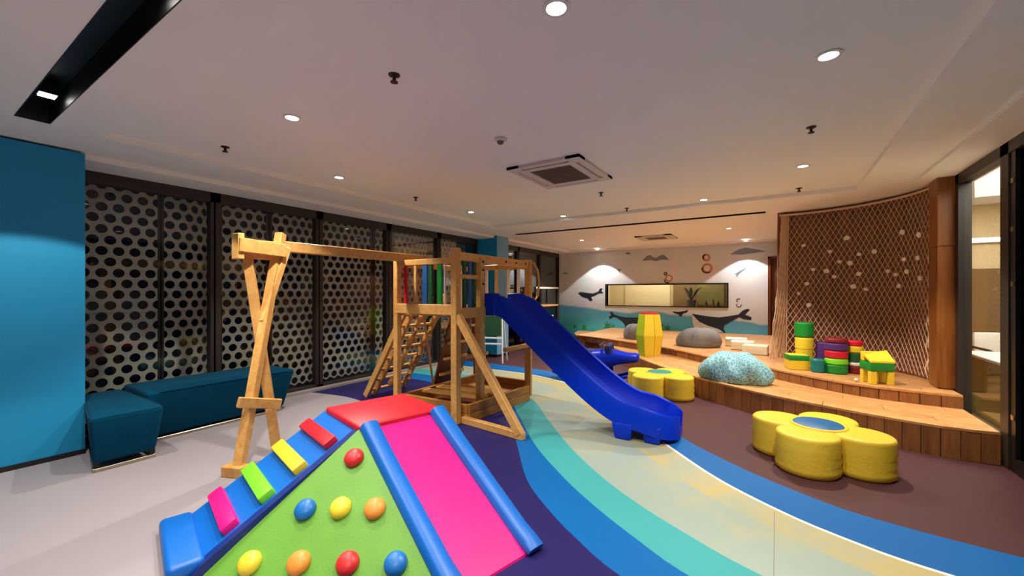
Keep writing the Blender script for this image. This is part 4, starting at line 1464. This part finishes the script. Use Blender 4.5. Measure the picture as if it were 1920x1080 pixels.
SHELLS = [(0.142, 2.21), (0.231, 1.83), (0.172, 1.61), (0.352, 1.8), (0.386, 2.09), (0.424, 1.71), (0.472, 1.93), (0.539, 2.27), (0.568, 1.9), (0.65, 2.02), (0.65, 1.74), (0.597, 1.56), (0.714, 1.52), (0.793, 2.04), (0.925, 1.76), (1.005, 1.71), (1.072, 2.25), (1.094, 1.9), (1.123, 1.74), (1.268, 2.18), (1.255, 1.9), (1.282, 1.65), (1.038, 1.56), (0.092, 1.46), (0.191, 1.28)]
# a fan shell: ribbed half disc, flat back toward the net
mb = MB()
n = 12
rim = []
for k in range(n + 1):
    a = -.35 + (PI + .7) * k / n
    r = .034 * (1.0 if k % 2 == 0 else .88)
    rim.append((r * math.cos(a), r * math.sin(a)))
hub = mb.bm.verts.new((0, -.006, -.03)); hubb = mb.bm.verts.new((0, .004, -.03))
fr_ = [mb.bm.verts.new((x, -.012 if k % 2 == 0 else -.006, z)) for k, (x, z) in enumerate(rim)]
bk_ = [mb.bm.verts.new((x, .004, z)) for x, z in rim]
for k in range(n):
    mb.bm.faces.new([hub, fr_[k], fr_[k + 1]]); mb.bm.faces.new([hubb, bk_[k + 1], bk_[k]]); mb.bm.faces.new([fr_[k], bk_[k], bk_[k + 1], fr_[k + 1]])
mb.bm.faces.new([hub, hubb, bk_[0], fr_[0]]); mb.bm.faces.new([hub, fr_[n], bk_[n], hubb])
first = mb.build('seashell', 'shell')
rs = random.Random(4)
for i, (a, z) in enumerate(SHELLS):
    o = first if i == 0 else first.copy()
    if i:
        col.objects.link(o)
    p = arc(a, NR - .005)
    o.location = (p.x, p.y, z)
    o.rotation_euler = (0, rs.uniform(-.8, .8), -a)
    k = rs.uniform(.75, 1.2)
    o.scale = (k, 1, k)
    tag(o, 'small white seashell hung on the rope net', 'seashell', 'seashells on the rope net')

# ------------------------------------------------------------------ easel by the blue column
t = thing('easel', 'white framed easel with green board in front of the blue column', 'easel', (-5.05, 7.12, 0), math.radians(20))
for x in (-.20, .20):
    MB().beam((x * 1.25, -.16, 0), (x, 0, 1.16), .03, .035).build('leg', 'white', t)
    MB().beam((x * 1.25, .24, 0), (x, .03, 1.16), .03, .03).build('leg', 'white', t)
MB().beam((-.22, 0, 1.15), (.22, 0, 1.15), .03, .04).build('top_rail', 'white', t)
for z, yy in ((.52, -.09), (.40, -.105)):
    MB().beam((-.24, yy, z), (.24, yy, z), .03, .035).build('tray_rail', 'white', t)
MB().beam((0, -.072, .56), (0, -.008, 1.12), .40, .015, (0, -1, 0)).build('board', 'blackboard', t)

# shelving by the far windows
t = thing('shelf_unit', 'dark open shelf with pale shelf board at the far window', 'shelf', (-5.40, 9.9, 0), 0)
for x in (-.18, .18):
    for y in (-.65, .65):
        MB().box(x - .02, x + .02, y - .02, y + .02, 0, 1.62).build('post', 'frame', t)
for z, m in ((.25, 'deck'), (.62, 'white'), (1.12, 'deck'), (1.60, 'white')):
    MB().box(-.20, .20, -.67, .67, z - .02, z + .02).build('shelf_board', m, t)
MB().box(-.19, -.17, -.65, .65, .25, 1.1).build('back_panel', 'frame_black', t)
for i, (y, h, m, lab) in enumerate(((-.45, .22, 't_blue', 'blue storage box on the far shelf'), (-.1, .26, 'vyellow', 'yellow storage box on the far shelf'), (.3, .20, 't_red', 'red storage box on the far shelf'))):
    b = thing('storage_box', lab, 'box', (-5.40, 9.9 + y, .64), 0, 'boxes on the far shelf')
    MB().box(-.14, .14, -.13, .13, 0, h, None, .01, 1).build('body', m, b)
    MB().box(-.148, .148, -.138, .138, h - .03, h + .004, None, .006, 1).build('lid', 'white', b)

# ------------------------------------------------------------------ pantry behind the mural window
struct(MB().box(-4.10, -2.72, YB + 1.15, YB + 1.19, .75, 2.25).build('trim_3', 'beige'))
t = thing('palm_plant', 'dark leafy plant behind the mural window', 'plant', (-2.06, YB + .78, 1.02))
MB().lathe([(0, 0), (.10, 0), (.13, .22), (.12, .24), (.10, .20), (0, .20)], (0, 0, 0), 16).build('pot', 'ink', t, True)
leaf_m = mat('plant_leaf', srgb(40, 46, 26), .6)
for k in range(9):
    a = k * 2.4
    d_ = Vector((math.cos(a), math.sin(a) * .6, 0))
    mb = MB()
    pts = [Vector((0, 0, .2)) + d_ * (.34 * s_) + Vector((0, 0, .75 * s_ - .35 * s_ * s_)) for s_ in (0, .25, .5, .75, 1.0)]
    sdv = Vector((-d_.y, d_.x, 0)).normalized()
    L_ = [mb.bm.verts.new(p + sdv * w_) for p, w_ in zip(pts, (.01, .03, .045, .03, .002))]
    R_ = [mb.bm.verts.new(p - sdv * w_) for p, w_ in zip(pts, (.01, .03, .045, .03, .002))]
    for i in range(4):
        mb.bm.faces.new([L_[i], L_[i + 1], R_[i + 1], R_[i]])
    o = mb.build('leaf', leaf_m, t)
    so = o.modifiers.new('thick', 'SOLIDIFY'); so.thickness = .004
t = thing('wall_poster', 'yellow-green poster on the brown wall behind the mural window', 'poster', (-1.55, YB + 1.08, 1.40))
MB().box(-.42, .32, -.005, .012, -.30, .42).build('frame', 'brown', t)
MB().box(-.40, .30, -.008, -.004, -.28, .40).build('print', 'print', t)
for i, (x, h, m) in enumerate(((-1.62, .24, 'ink'), (-1.45, .30, 'brown'), (-1.32, .26, 'ink'), (-1.85, .22, 'brown'))):
    b = thing('bottle', ('dark bottle in the middle of the mural window counter', 'tall brown bottle on the mural window counter', 'dark bottle at the right end of the mural window counter', 'short brown bottle beside the plant behind the mural window')[i], 'bottle', (x, YB + .45, 1.02), 0, 'bottles behind the mural window')
    MB().lathe([(0, 0), (.035, 0), (.036, h * .6), (.014, h * .78), (.013, h), (0, h)], (0, 0, 0), 14).build('glass_body', m, b, True)
    MB().lathe([(.015, h - .03), (.016, h + .006), (0, h + .008)], (0, 0, 0), 10).build('cap', 'chrome', b)
t = thing('counter', 'narrow counter inside the mural window', 'counter', (-2.7, YB + .60, .6))
MB().box(-1.5, 1.6, -.40, .40, .38, .42).build('top', 'beige', t)
MB().box(-1.45, 1.55, -.2, .22, 0, .38).build('front', 'brown', t)

# ------------------------------------------------------------------ café seen through the right glazing
t = thing('reception_desk', 'olive green counter front behind the right glass', 'counter', (2.45, 6.6, 0), 0)
MB().box(-.42, .6, -.35, .9, 0, .70, None, .01, 1).build('front', 'olive', t)
MB().box(-.46, .64, -.39, .94, .70, .74, None, .01, 1).build('top', 'white', t)
t = thing('cafe_chair', 'white seat chair with black arms behind the right glass', 'chair', (2.62, 8.2, 0), .3)
MB().box(-.24, .24, -.22, .22, .42, .48, None, .02, 2).build('seat', 'white', t, True)
MB().box(-.24, .24, .20, .25, .48, .92, None, .02, 2).build('backrest', 'white', t, True)
for x in (-.27, .27):
    MB().tube([(x, -.20, 0), (x, -.22, .66), (x, -.1, .70), (x, .22, .72), (x, .26, .70)], .018, 8).build('arm', 'frame_black', t, True)
    MB().tube([(x, .24, 0), (x, .26, .70)], .018, 8).build('leg', 'frame_black', t, True)
for i, (x, y) in enumerate(((2.36, 6.55), (2.52, 6.7))):
    g = thing('drinking_glass', ('drinking glass nearer the pane on the olive counter', 'drinking glass farther along the olive counter')[i], 'glass', (x, y, .74), 0, 'glasses on the olive counter')
    MB().lathe([(0, 0), (.028, 0), (.035, .11), (.032, .11), (.026, .01), (0, .01)], (0, 0, 0), 16).build('bowl', 'glass', g, True)
    MB().lathe([(0, 0), (.03, 0), (.03, .008), (0, .008)], (0, 0, 0), 16).build('base', 'white', g)
t = thing('strip_light', 'long white light strip on the wall behind the right glass', 'strip light', (2.7, 9.45, 2.28))
MB().box(-.9, 1.6, -.02, .04, -.02, .06).build('housing', 'white', t)
MB().box(-.88, 1.58, -.03, -.02, -.01, .05).build('diffuser', 'tube', t)
struct(MB().box(XR + .1, 5.1, 9.40, 9.49, 0, 1.85).build('trim_4', 'brown'))


def area(name, loc, sx, sy, power, rot=(0, 0, 0), color=WARM):
    l = bpy.data.lights.new(name, 'AREA'); l.shape = 'RECTANGLE'; l.size = sx; l.size_y = sy; l.energy = power; l.color = color
    o = bpy.data.objects.new(name, l); o.location = loc; o.rotation_euler = rot; col.objects.link(o)
    return o


area('pantry_lamp', (-2.7, YB + .7, 2.36), 2.6, .3, 30)
area('cafe_lamp', (2.35, 6.4, ZC + .08), 1.1, 4.4, 200)
for o in list(bpy.data.objects):
    if '_world' in o:
        del o['_world']
